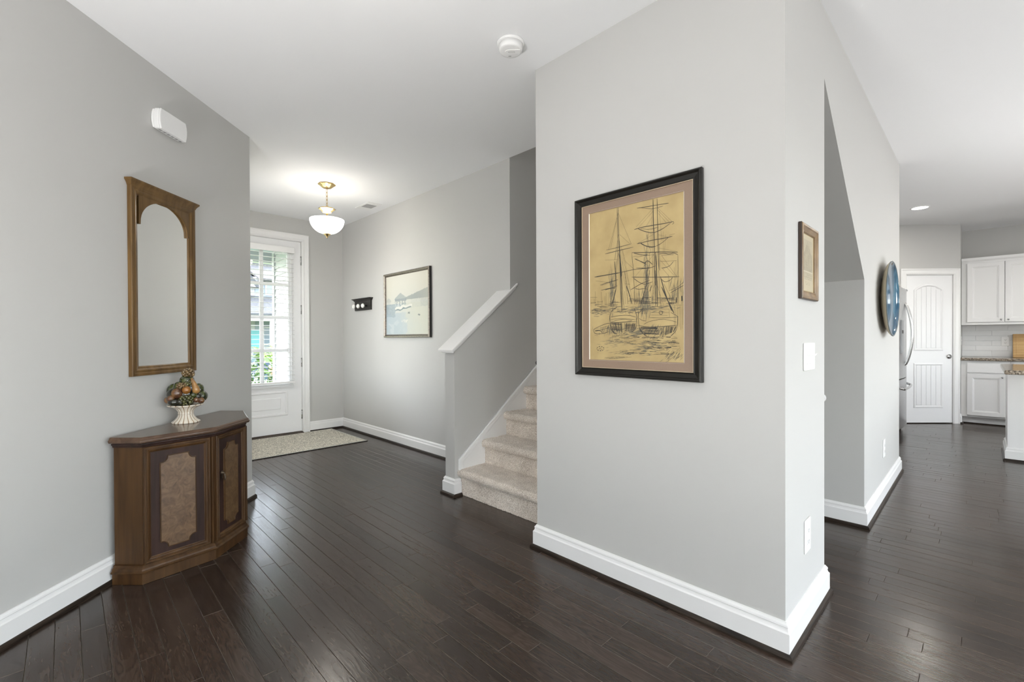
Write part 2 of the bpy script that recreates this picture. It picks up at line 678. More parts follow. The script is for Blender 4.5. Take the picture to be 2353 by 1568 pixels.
def thing(name, label, cat, loc=(0, 0, 0), rz=0, group=None, kind=None):
    o = bpy.data.objects.new(name, None)
    COL.objects.link(o)
    o.empty_display_size = .1
    o.location = loc
    o.rotation_euler = (0, 0, rz)
    return tag(o, label, cat, group, kind)


def struct(name, mb, mat, label, cat, bevel=0):
    return tag(mb.build(name, mat, bevel=bevel), label, cat, kind='structure')


def dup(o, parent=None, **kw):
    c = o.copy()
    COL.objects.link(c)
    if parent is not None:
        c.parent = parent
    for a, b in kw.items():
        setattr(c, a, b)
    return c


def painted(name, wd, ht, nx, nz, fn, parent, y):
    """flat print: a fine grid with one colour per vertex"""
    vs = [(-wd / 2 + wd * i / nx, y, -ht / 2 + ht * j / nz) for j in range(nz + 1) for i in range(nx + 1)]
    fs = [(j * (nx + 1) + i, j * (nx + 1) + i + 1, (j + 1) * (nx + 1) + i + 1, (j + 1) * (nx + 1) + i) for j in range(nz) for i in range(nx)]
    me = bpy.data.meshes.new(name)
    me.from_pydata(vs, [], fs)
    ca = me.color_attributes.new('Col', 'FLOAT_COLOR', 'POINT')
    for q, v in enumerate(vs):
        ca.data[q].color = fn(v[0] / wd + .5, v[2] / ht + .5)
    me.materials.append(MT['print'])
    o = bpy.data.objects.new(name, me)
    COL.objects.link(o)
    o.parent = parent
    return o


def proj(p):
    d = Vector(p) - Vector((0, 0, CAM_H))
    z = d.dot(CF)
    if z < .05:
        return None
    return 1176.5 + FPX * d.dot(CR) / z, 784 - FPX * d.dot(CU) / z, z


# ------------------------------------------------------------------ room shell
def windowed(axis, fixed, thick, lo, hi, wins):
    m = MB()
    cuts = sorted(wins)
    pos = lo
    for a, b, z0, z1 in cuts:
        for u0, u1, q0, q1 in [(pos, a, 0, H), (a, b, 0, z0), (a, b, z1, H)]:
            if axis == 'x':
                m.box(fixed, fixed + thick, u0, u1, q0, q1)
            else:
                m.box(u0, u1, fixed - thick, fixed, q0, q1)
        pos = b
    if axis == 'x':
        m.box(fixed, fixed + thick, pos, hi, 0, H)
    else:
        m.box(pos, hi, fixed - thick, fixed, 0, H)
    return m


# ceiling with the stairwell opening
m = MB()
for x0, x1, y0, y1 in [(-6.25, XS - .06, YB - .15, YK + .15), (XS - .06, XC1 + .06, YB - .15, YW4), (XC1 + .06, XR + .15, YB - .15, YK + .15), (XS - .06, XC1 + .06, 5.26, YK + .15)]:
    m.box(x0, x1, y0, y1, H, H + .22)
struct('ceiling', m, 'ceiling', 'flat white painted ceiling over the foyer, hall and kitchen', 'ceiling')

Lend = 6.38
LE = (LX + Q * Lend, LY - Q * Lend)
nL = (-Q * TH, -Q * TH)
m = MB()
m.prism([(LX, LY), LE, (LE[0] + nL[0], LE[1] + nL[1]), (LX - .05, LY - TH), (LX - .0497, LY - TH)], 0, H, 'xy')
struct('wall_left', m, 'wall', 'grey diagonal wall behind the mirror and walnut cabinet', 'wall')
struct('wall_foyer_side', windowed('y', LY, TH, XD - .15, LX, ASSUMED_WIN_F), 'wall', 'grey foyer side wall hidden round the corner of the mirror wall', 'wall')
# entry wall with the door opening
DY0, DY1, DZ = 1.245, 2.166, 2.442
m = MB()
m.box(XD - .15, XD, LY - TH, DY0 - .02, 0, H).box(XD - .15, XD, DY1 + .02, YW4 + TH, 0, H).box(XD - .15, XD, DY0 - .02, DY1 + .02, DZ + .015, H)
struct('wall_entry', m, 'wall', 'grey entry wall around the front door', 'wall')
m = MB().box(XD, XS, YW4, YW4 + TH, 0, H)
struct('wall_foyer', m, 'wall', 'grey foyer wall behind the harbour photograph and coat hooks', 'wall')
m = MB().box(XS - TH, XS, YW4 + TH, 5.32, 0, 5.4).box(XS - TH, XS, YW4, YW4 + TH, H, 5.4)
struct('wall_stairwell', m, 'wall', 'shaded grey stairwell wall above the white stair cap', 'wall')
m = MB().prism([(2.12, 0), (YW4, 0), (YW4, 1.59), (2.12, 1.107)], XPL, XS, 'yz')
struct('wall_stair_knee', m, 'wall', 'low grey half wall with sloping top beside the first stairs', 'wall')
m = MB().box(XS - TH, XC1 + TH, 5.2, 5.32, 0, 5.4)
struct('wall_stair_end', m, 'wall', 'grey wall at the head of the stairwell', 'wall')
m = MB().box(XS - TH, XC1 + TH, YW4 - .1, 5.32, 5.4, 5.5)
struct('ceiling_stairwell', m, 'ceiling', 'white ceiling high over the stairwell', 'ceiling')
m = MB().box(XS - TH, XC1 + TH, YW4 - TH, YW4, H + .22, 5.4)
struct('wall_stair_upper', m, 'wall', 'upper stairwell wall above the foyer ceiling edge', 'wall')
m = MB().box(XC1, XC2, Y1, Y1 + TH, 0, H)
struct('wall_centre', m, 'wall', 'light grey wall carrying the framed ship print', 'wall')
m = MB().box(XC1, XC1 + TH, Y1 + TH, 5.2, 0, 5.4)
struct('wall_stair_side', m, 'wall', 'grey wall along the right side of the carpeted stairs', 'wall')
m = MB().prism([(Y1 + TH, 0), (YC3, 0), (YC3, 2.413), (YC4, 1.565), (YC4, 0), (YC5, 0), (YC5, H), (Y1 + TH, H)], XC2 - TH, XC2, 'yz')
struct('wall_right', m, 'wall', 'light grey wall with light switches, sloped niche opening and blue platter', 'wall')
sl = (1.565 - 2.413) / (YC4 - YC3)
m = MB().prism([(YC3 - .05, 2.413 - .05 * sl), (YC4, 1.565), (YC4, 1.70), (YC3 - .05, 2.55 - .05 * sl)], XK, XC2 - TH, 'yz')
struct('ceiling_niche', m, 'wall', 'sloping grey underside of the upper stair flight over the niche', 'ceiling')
m = MB().box(XK, XC2 - TH, YC4, YC4 + TH, 0, 1.72)
struct('wall_niche_end', m, 'wall', 'shaded grey end wall of the niche under the stairs', 'wall')
m = MB().box(XK - .04, XK, Y1 + TH, YC4 + TH, 0, H)
struct('wall_niche_back', m, 'wall', 'grey back wall of the niche under the stairs', 'wall')
m = MB().box(XK, XC2 - TH, YC5 - TH, YC5, 0, H)
struct('wall_kitchen_near', m, 'wall', 'grey return wall turning into the kitchen behind the blue platter', 'wall')
m = MB().box(XK - TH, XK, YC5 - TH, YK, 0, H)
struct('wall_kitchen_left', m, 'wall', 'grey kitchen wall behind the refrigerator', 'wall')
# pantry wall: 45 degrees, y = x + 9.04, door opening left out
PO = Vector((-.734, 8.306))
PD = Vector((Q, Q))
PN = Vector((Q, -Q))
pw = .645


def pp(a, o=0.0):
    v = PO + PD * a + PN * o
    return (v.x, v.y)


m = MB()
a0 = (-.88 - PO.x) / Q
a1 = (-.2105 - PO.x) / Q
for u0, u1, z0, z1 in [(a0, -.01, 0, H), (pw + .01, a1, 0, H), (-.01, pw + .01, 2.055, H)]:
    m.prism([pp(u0), pp(u1), pp(u1, -.1), pp(u0, -.1)], z0, z1, 'xy')
ps = pp(a0)
m.box(XK, ps[0], ps[1], ps[1] + .1, 0, H)
struct('wall_pantry', m, 'wall', 'grey angled wall around the white pantry door', 'wall')
ce = pp(a1)
m = MB().box(ce[0] - .1, ce[0], ce[1], YK, 0, H)
struct('wall_pantry_return', m, 'wall', 'narrow grey return wall between pantry door and white cabinets', 'wall')
WK = struct('wall_kitchen', MB().box(XK - TH, XR + .15, YK, YK + TH, 0, H), 'wall', 'grey kitchen wall behind the white cabinets and tiled splashback', 'wall')
# unseen great-room walls with assumed windows that light the room


struct('wall_east', windowed('x', XR, .15, YB - .15, YK, ASSUMED_WIN_E), 'wall', 'grey great room wall with tall windows', 'wall')
struct('wall_south', windowed('y', YB, .15, LE[0] - .2, XR, ASSUMED_WIN_S), 'wall', 'grey great room wall with one wide window', 'wall')
for i, (a, b, c, d_) in enumerate(ASSUMED_WIN_E + ASSUMED_WIN_S + ASSUMED_WIN_F):  # assumed windows outside the view, added to light the room and foyer wall
    e = i < len(ASSUMED_WIN_E)
    W = thing('window_%d' % (i + 1), ['white framed window at the near end of the window wall', 'white framed window in the middle of the window wall', 'tall glazed opening in the window wall', 'wide kitchen window in the window wall', 'wide white framed window behind the viewpoint', 'white framed foyer window round the mirror wall corner'][i], 'window',
              (XR, (a + b) / 2, c) if e else ((a + b) / 2, LY if i > len(ASSUMED_WIN_E) else YB, c), R(-90) if e else R(180), kind='structure')
    wd, ht = b - a, d_ - c
    MB().ring(rect(-wd / 2, wd / 2, 0, ht), [(0, .02), (0, .11), (.05, .11), (.05, .02), (0, .02)]).build('window_frame', 'trim', W)
    MB().box(-.02, .02, .045, .085, .05, ht - .05).build('mullion', 'trim', W)
    for sx in (-1, 1):
        x0, x1 = sorted((sx * .02, sx * (wd / 2 - .05)))
        MB().box(x0, x1, .062, .066, .05, ht - .05).build('pane', 'glass', W)

# ------------------------------------------------------------------ floor planks
FL = tag(MB().box(-6.12, XR, YB, YK, -.06, -.016).build('floor', 'subfloor'), 'dark stained oak plank floor running through foyer, hall and kitchen', 'floor', kind='structure')
PW = .0765


def plank_mb(L, mb=None, x=0, y=0, z=0, tilt=0, tx=0):
    """plank with a worn micro-bevel along its edges"""
    g, bv, hw = .0004, .0011, PW / 2
    mb = mb or MB()
    h = L / 2
    ztop = lambda u, v: z + tilt * v + tx * u

    def ringp(e, dz):
        return [(x + sx * (h - e), y + sy * (hw - e), (ztop(sx * h, sy * hw) if dz > -.01 else z) + dz) for sx, sy in ((-1, -1), (1, -1), (1, 1), (-1, 1))]
    a = ringp(g, -.014)
    b = ringp(g, -.0013)
    c = ringp(g + bv, 0)
    vs = a + b + c
    fs, mi = [(8, 9, 10, 11)], 0
    mb.add(vs, fs, False, 0)
    o = len(mb.v) - 12
    for i in range(4):
        j = (i + 1) % 4
        for q in ((0, 1), (4, 1)):
            mb.f.append([o + q[0] + i, o + q[0] + j, o + q[0] + 4 + j, o + q[0] + 4 + i])
            mb.sm.append(False)
            mb.mi.append(1 if q[0] == 4 else 0)
    return mb


def inside_solid(x, y):
    if x > XC1 + .04 and x < XC2 - .04 and Y1 + .04 < y < YC3 - .02:
        return True
    if XC1 < x < XC2 - .05 and YC4 + .06 < y < YC5 - .05:
        return True
    if x < XS - .02 and y > YW4 + .06 and y < 5.2:
        return True
    if x < XK and y > 2.75:
        return True
    if XS < x < XC1 and y > 2.2 and y < YC5:
        return True
    if (x - LX) * Q + (y - LY) * Q < -.07 and x > LX - .1:
        return True
    if x <= LX - .1 and y < LY - .06:
        return True
    if y - x - 9.04 > .08 and x < -.21:
        return True
    return False


lengths = [.38, .52, .66, .80, .94, 1.08, 1.22]
meshes = {}
planks = []
row = 0
y = 0.036 - PW * math.ceil((0.036 - YB) / PW)
while y + PW < YK:
    yc = y + PW / 2
    x = -6.11 - random.uniform(0, .7)
    while x < XR:
        L = random.choice(lengths)
        xc = x + L / 2
        x0, x1 = x, x + L
        x += L
        pts = [x0 + .02, xc, x1 - .02]
        if x0 < -6.12 or x1 > XR:
            if x1 < -6.0 or x0 > XR - .1:
                continue
            x0, x1 = max(x0, -6.12), min(x1, XR)
            L, xc = x1 - x0, (x0 + x1) / 2
            pts = [x0 + .02, xc, x1 - .02]
        if all(inside_solid(px, yc) for px in pts):
            continue
        planks.append((xc, yc, round(L, 4)))
    y += PW
    row += 1


def plank_px(p):
    best = 0
    xc, yc, L = p
    q = [proj((xc + a * L / 2, yc + b * PW / 2, 0)) for a, b in ((-1, -1), (1, -1), (1, 1), (-1, 1))]
    if any(t is None for t in q):
        return 0
    cx, cy = sum(t[0] for t in q) / 4, sum(t[1] for t in q) / 4
    if not (-60 < cx < 2413 and 780 < cy < 1630):
        return 0
    # hidden behind the central block or the mirror wall
    if xc < XC2 and yc > Y1 + .02 and cx > 1235 and cx < 1890:
        return 0
    if yc > YC3 and xc < XC2 and cx > 1985 and yc < YC5:
        return 0
    if yc > 2.2 and XC1 > xc > XS:
        return 0
    if cx < 575 and xc < LX:
        return 0
    ar = 0
    for i in range(4):
        j = (i + 1) % 4
        ar += q[i][0] * q[j][1] - q[j][0] * q[i][1]
    return abs(ar) / 2


planks.sort(key=plank_px, reverse=True)
rest = MB()
for i, (xc, yc, L) in enumerate(planks):
    tl, tz = random.uniform(-.0011, .0011), random.uniform(-.0004, .0004)
    if i < 300:
        if L not in meshes:
            o = plank_mb(L).build('plank', ['plank', 'plank_edge'], FL)
            meshes[L] = o.data
        else:
            o = bpy.data.objects.new('plank', meshes[L])
            COL.objects.link(o)
            o.parent = FL
        o.location = (xc, yc, tz)
        o.rotation_euler = (tl * 6, random.uniform(-.0004, .0004), 0)
    else:
        plank_mb(L, rest, xc, yc, tz, tl * 6)
tag(rest.build('planks', ['plank', 'plank_edge'], FL), kind='stuff')

# ------------------------------------------------------------------ baseboards with dark shoe moulding
BT, BS = .0183, .0205
BPROF = [(0, BS - .004), (BT, BS - .004), (BT, .094), (.0135, .100), (.0115, .106), (.0105, .112), (.0125, .115), (.0110, .1215), (.0055, .1285), (.0045, .1316), (0, .1316)]
SPROF = [(BT - .004, .0002), (.0315, .0002), (.0312, .008), (.0290, .0145), (.0250, .019), (.0195, BS + .0008), (BT - .004, BS + .0008)]


def baseboard(name, path, label, shoe=True):
    o = tag(MB().sweep(path, BPROF).build(name, 'trim'), label, 'baseboard', kind='structure')
    if shoe:
        MB().sweep(path, SPROF).build('shoe_moulding', 'shoe', o)
    return o


baseboard('baseboard_left', [(XD, LY), (LX, LY), LE], 'white baseboard along the mirror wall behind the walnut cabinet')
baseboard('baseboard_foyer', [(XPL, YW4), (XD, YW4), (XD, 2.263)], 'white baseboard round the foyer corner beyond the door mat')
baseboard('baseboard_knee', [(XS, 2.172), (XS, 2.12), (XPL, 2.12), (XPL, YW4)], 'white baseboard wrapping the stair half wall post')
baseboard('baseboard_centre', [(XC2 - .5, YC3), (XC2, YC3), (XC2, Y1), (XC1, Y1), (XC1, 2.16)], 'white baseboard around the base of the ship print wall')
baseboard('baseboard_right', [(XK, YC5), (XC2, YC5), (XC2, YC4), (XK, YC4)], 'white baseboard below the blue platter wall and niche')
baseboard('baseboard_pantry', [(ce[0], 8.905), ce, pp(pw + .085)], 'short white baseboard right of the pantry door')
baseboard('baseboard_south', [LE, (XR, YB)], 'white baseboard on the window wall behind the viewpoint')

# ------------------------------------------------------------------ carpeted stairs, cap and skirt
ST = thing('staircase', 'beige carpeted stairs rising between the half wall and ship print wall', 'stairs', (0, 0, 0), kind='structure')
RUN, RISE = .239, .193
for i in range(8):
    yr = 2.178 + RUN * i
    zb = 0.002 if i == 0 else .20 + RISE * (i - 1)
    zt = .20 + RISE * i
    prof = []
    nr = 16
    for q in range(nr):
        prof.append((yr, zb + (zt - .062 - zb) * q / (nr - 1)))
    for q in range(1, 12):
        t = -math.pi / 2 + math.pi * q / 11
        prof.append((yr - .012 - .024 * math.cos(t), zt - .031 + .031 * math.sin(t) + .0))
    for q in range(1, 30):
        prof.append((yr - .012 + (RUN + .034) * q / 29, zt))
    nx = 190 if i < 5 else 40
    X0, X1 = XS + .0, XC1
    vs, fs = [], []
    # normals of the profile
    for a, (py, pz) in enumerate(prof):
        p0, p1 = prof[max(a - 1, 0)], prof[min(a + 1, len(prof) - 1)]
        d = Vector((p1[0] - p0[0], p1[1] - p0[1])).normalized()
        nrm = (-d.y, d.x)
        for b in range(nx + 1):
            xx = X0 + (X1 - X0) * b / nx
            h = .0042 * noise.noise(Vector((xx * 120, py * 120, pz * 120))) + .004 * noise.noise(Vector((xx * 14, py * 14 + 5, pz * 14)))
            vs.append((xx, py + nrm[0] * h, max(.001, pz + nrm[1] * h)))
    for a in range(len(prof) - 1):
        for b in range(nx):
            fs.append((a * (nx + 1) + b, a * (nx + 1) + b + 1, (a + 1) * (nx + 1) + b + 1, (a + 1) * (nx + 1) + b))
    MB().add(vs, fs, True).build('step', 'carpet', ST)
MB().box(XS, XC1, 2.178 + RUN * 8, 5.2, .20 + RISE * 7 - .05, .20 + RISE * 7).build('landing', 'carpet', ST)

# sloping cap on the half wall
CS = .798
capz = lambda yy: 1.142 + CS * (yy - 2.117)
CP = thing('trim_1', 'white sloping cap board along the top of the stair half wall', 'stair cap', (0, 0, 0), kind='structure')
cn = math.atan(CS)


def slope_bar(x0, x1, y0, y1, dz0, dz1):
    return [(y0, capz(y0) + dz0), (y1, capz(y1) + dz0), (y1, capz(y1) + dz1), (y0, capz(y0) + dz1)]


MB().prism(slope_bar(0, 0, 2.088, YW4, -.018, 0), XPL - .052, XS + .020, 'yz').build('cap_board', 'trim', CP, bevel=.003)
MB().prism(slope_bar(0, 0, YW4, 2.79, -.018, 0), XS + .0005, XS + .020, 'yz').build('cap_return', 'trim', CP, bevel=.003)
MB().prism(slope_bar(0, 0, 2.100, YW4, -.037, -.018), XPL - .022, XS + .013, 'yz').prism(slope_bar(0, 0, YW4, 2.775, -.037, -.018), XS + .0005, XS + .013, 'yz').build('cap_moulding', 'trim', CP, bevel=.004)
# skirt board following the stairs
skz = lambda yy: .276 + .782 * (yy - 2.153)
SKB = thing('trim_2', 'white stair skirt board climbing the half wall beside the carpet', 'skirt board', (0, 0, 0), kind='structure')
MB().prism([(2.156, .19), (2.156, skz(2.156)), (4.6, skz(4.6)), (4.6, skz(4.6) - .55), (2.45, .19)], XS, XS + .010, 'yz').build('skirt_panel', 'trim', SKB)
wv_ = .048
sec = [(0, .010), (.004, .017), (.016, .019), (.021, .0145), (.030, .016), (.043, .015), (.048, .010)]
k2 = math.sqrt(1 + .782 ** 2)
pts3 = [(2.153, .19), (2.153, .276), (4.6, skz(4.6))]
vs, fs = [], []
for o_, h_ in sec:
    vs += [(XS + h_, 2.153 + o_, .19), (XS + h_, 2.153 + o_, .276 - o_ * (k2 - .782)), (XS + h_, 4.6, skz(4.6) - o_ * k2)]
for a in range(len(sec) - 1):
    for b in range(2):
        fs.append((a * 3 + b, a * 3 + b + 1, (a + 1) * 3 + b + 1, (a + 1) * 3 + b))
vs += [(XS, 2.153, .19), (XS, 2.153, .276), (XS, 4.6, skz(4.6))]
e = len(sec) * 3
for b in range(2):
    fs.append((b, b + 1, e + b + 1, e + b))
MB().add(vs, fs).build('skirt_moulding', 'trim', SKB)
# dark handrail end against the far stair wall
HR = thing('handrail', 'dark end of a wall handrail just left of the ship print wall', 'handrail', (XC1, 0, 0))
MB().tube([(-.062, 2.02, 1.050), (-.062, 2.06, 1.080), (-.062, 4.6, 3.107)], .021, 12).build('rail', 'black_wood', HR)
MB().tube([(-.062, 2.4, 1.345), (-.05, 2.4, 1.30), (0, 2.4, 1.30)], .007, 8).build('bracket', 'chrome', HR)

# ------------------------------------------------------------------ front door
D1 = thing('door_1', 'white front door with tall divided glass and closed lower panel', 'door', (XD, DY0 + .003, 0), R(90), kind='structure')
dw = DY1 - DY0 - .006          # leaf width, local x 0..dw ; local +y goes into the wall
gx0, gx1, gz0, gz1 = .155, .760, .655, 2.292
y0, y1 = .004, .048
zb = .028
m = MB()
m.box(0, gx0, y0, y1, zb, DZ).box(gx1, dw, y0, y1, zb, DZ).box(gx0, gx1, y0, y1, gz1, DZ).box(gx0, gx1, y0, y1, zb, gz0)
m.build('leaf', 'door_white', D1)
MB().ring(rect(gx0 - .055, gx1 + .055, gz0 - .055, gz1 + .055), [(0, y0), (.004, y0 - .012), (.020, y0 - .018), (.030, y0 - .010), (.042, y0 - .016), (.056, y0 - .004), (.060, .02)]).build('glass_frame', 'door_white', D1)
gw, gh = gx1 - gx0, gz1 - gz0
MB().box((gx0 + gx1) / 2 - .021, (gx0 + gx1) / 2 + .021, .001, .020, gz0, gz1).build('muntin', 'door_white', D1)
for r in range(1, 4):
    z = gz0 + gh * r / 4
    for s in (0, 1):
        a, b = (gx0, (gx0 + gx1) / 2 - .021) if s == 0 else ((gx0 + gx1) / 2 + .021, gx1)
        MB().box(a, b, .002, .020, z - .019, z + .019).build('muntin', 'door_white', D1)
for r in range(4):
    for s in (0, 1):
        a, b = (gx0, (gx0 + gx1) / 2) if s == 0 else ((gx0 + gx1) / 2, gx1)
        MB().box(a + .001, b - .001, .0225, .0265, gz0 + gh * r / 4 + .001, gz0 + gh * (r + 1) / 4 - .001).build('pane', 'glass', D1)
# lower raised panel
MB().ring(rect(gx0 - .035, gx1 - .010, .250, .560), [(0, y0), (.005, y0 - .010), (.022, y0 - .012), (.034, y0 + .004)]).build('panel_moulding', 'door_white', D1)
MB().box(gx0 + .050, gx1 - .095, y0 - .007, y0 + .002, .335, .475).build('raised_panel', 'door_white', D1, bevel=.006)
# sill moulding under the blinds
MB().box(gx0 - .06, gx1 + .06, y0 - .022, y0, .600, .622).build('glass_sill', 'door_white', D1, bevel=.004)
for z in (.241, .906, 1.581, 2.205):
    h = MB().lathe([(.007, -.052), (.007, .052)], (dw + .002, -.003, z), 10)
    h.lathe([(.009, .052), (.004, .060)], (dw + .002, -.003, z), 10).lathe([(.004, -.060), (.009, -.052)], (dw + .002, -.003, z), 10)
    h.build('hinge', 'chrome', D1)
cz = DZ + .095
CASE = [(0, 0.001), (0, -.018), (.012, -.020), (.022, -.015), (.055, -.013), (.070, -.017), (.085, -.009), (.087, 0.001)]


def casing(parent, x0, x1, ztop, name='casing'):
    """U-shaped architrave; profile offset inward from the outer edge"""
    P = [(x0, 0), (x0, ztop), (x1, ztop), (x1, 0)]
    m = MB()
    n = len(CASE)
    off = [(1, 0), (1, -1), (-1, -1), (-1, 0)]
    vs = [(P[i][0] + off[i][0] * o, y_, P[i][1] + off[i][1] * o) for i in range(4) for o, y_ in CASE]
    fs = [(i * n + q, (i + 1) * n + q, (i + 1) * n + q + 1, i * n + q + 1) for i in range(3) for q in range(n - 1)]
    fs += [tuple(range(n)), tuple(3 * n + q for q in range(n))]
    m.add(vs, fs)
    return m.build(name, 'trim', parent)


casing(D1, -.098, dw + .099, cz)
MB().box(-.020, -.003, .002, .14, 0.0, DZ + .02).box(dw + .004, dw + .021, .006, .14, 0.0, DZ + .02).box(-.02, dw + .02, .006, .14, DZ + .003, DZ + .02).build('jamb', 'trim', D1)
MB().prism([(0, .0), (.15, .0), (.15, .024), (.012, .024), (-.050, .012), (-.052, 0)], -.012, dw + .012, 'yz').build('threshold', 'threshold', D1)
MB().lathe([(.0, -.052), (.026, -.050), (.030, -.036), (.016, -.024), (.012, -.006), (.030, -.006), (.032, .004)], (.07, 0, 1.0), 20, axis='y').build('door_knob', 'chrome', D1)

# blinds on the door
BL = thing('window_blind', 'white horizontal slat blind hanging over the front door glass', 'blind', (XD, DY0 + .003, 0), R(90))
bx0, bx1 = gx0 - .07, gx1 + .055
MB().box(bx0 - .004, bx1 + .004, -.070, -.020, 2.278, 2.352).build('headrail', 'white_plastic', BL, bevel=.004)
sm0 = None
nsl = 29
for i in range(nsl):
    z = .700 + (2.262 - .700) * i / (nsl - 1)
    if sm0 is None:
        sm0 = MB().add([(bx0, -.070, 0), (bx1, -.070, 0), (bx0, -.045, .0028), (bx1, -.045, .0028), (bx0, -.020, 0), (bx1, -.020, 0),
                        (bx0, -.070, -.0026), (bx1, -.070, -.0026), (bx0, -.045, 0.0002), (bx1, -.045, .0002), (bx0, -.020, -.0026), (bx1, -.020, -.0026)],
                       [(0, 1, 3, 2), (2, 3, 5, 4), (6, 8, 9, 7), (8, 10, 11, 9), (0, 6, 7, 1), (4, 5, 11, 10), (0, 2, 8, 6), (2, 4, 10, 8), (1, 7, 9, 3), (3, 9, 11, 5)]).build('slat', 'white_plastic', BL, loc=(0, 0, z))
    else:
        dup(sm0, location=(0, 0, z))
MB().box(bx0, bx1, -.072, -.018, .655, .678).build('bottom_rail', 'white_plastic', BL, bevel=.003)
for x in (bx0 + .09, (bx0 + bx1) / 2, bx1 - .09):
    MB().tube([(x, -.0705, .67), (x, -.0705, 2.28)], .0010, 6).build('ladder_cord', 'white_plastic', BL)

# ------------------------------------------------------------------ pantry door
D2 = thing('door_2', 'white arched two panel pantry door with plank grooves and round knob', 'door', (PO.x, PO.y, 0), R(45), kind='structure')
lw = pw
py0, py1 = .006, .041
MB().box(.004, lw - .004, py0, py1, .012, 2.048).build('leaf', 'door_white', D2)
px0, px1 = .108, lw - .135


def arch_path(x0, x1, z0, zs, zt, n=14):
    """CCW outline: straight bottom and sides, shallow arch on top (spring zs, crown zt)"""
    pth = [(x0, z0), (x1, z0)]
    cx, hw, rise = (x0 + x1) / 2, (x1 - x0) / 2, zt - zs
    rad = (hw * hw + rise * rise) / (2 * rise)
    th = math.asin(hw / rad)
    for i in range(n + 1):
        t = th - 2 * th * i / n
        pth.append((cx + rad * math.sin(t), zt - rad + rad * math.cos(t)))
    return pth


up = arch_path(px0, px1, 1.005, 1.845, 1.925)
lo = rect(px0, px1, .215, .835)
PM = [(0, py0 + .0005), (.004, py0 - .007), (.018, py0 - .010), (.030, py0 - .003), (.034, py0 + .0005)]
for pth, nm in ((up, 'upper_panel_moulding'), (lo, 'lower_panel_moulding')):
    MB().ring(pth, PM).build(nm, 'door_white', D2)
for z0, z1, ar in ((1.04, 1.80, True), (.25, .80, False)):
    nb = 5
    x0, x1 = px0 + .036, px1 - .036
    for i in range(nb):
        a, b = x0 + (x1 - x0) * i / nb + .002, x0 + (x1 - x0) * (i + 1) / nb - .002
        c = (a + b) / 2 - (px0 + px1) / 2
        zt = z1 + (.09 * (1 - (c / .2) ** 2) if ar else 0)
        MB().box(a, b, py0 - .0045, py0 + .001, z0, zt).build('panel_board', 'door_white', D2, bevel=.0025, seg=1)
kx = .588
MB().lathe([(.031, .006), (.031, -.001), (.012, -.006), (.011, -.022), (.024, -.030), (.029, -.042), (.026, -.054), (.012, -.060), (0, -.061)], (kx, 0, .925), 24, axis='y').build('door_knob', 'chrome', D2)
for z in (.25, 1.0, 1.85):
    MB().lathe([(.006, -.045), (.006, .045)], (.004, .002, z), 10).build('hinge', 'chrome', D2)
casing(D2, -.082, lw + .080, 2.135)
MB().box(-.008, .003, .001, .1, 0, 2.054).box(lw - .003, lw + .008, .001, .1, 0, 2.054).box(-.008, lw + .008, .001, .1, 2.049, 2.058).build('jamb', 'trim', D2)

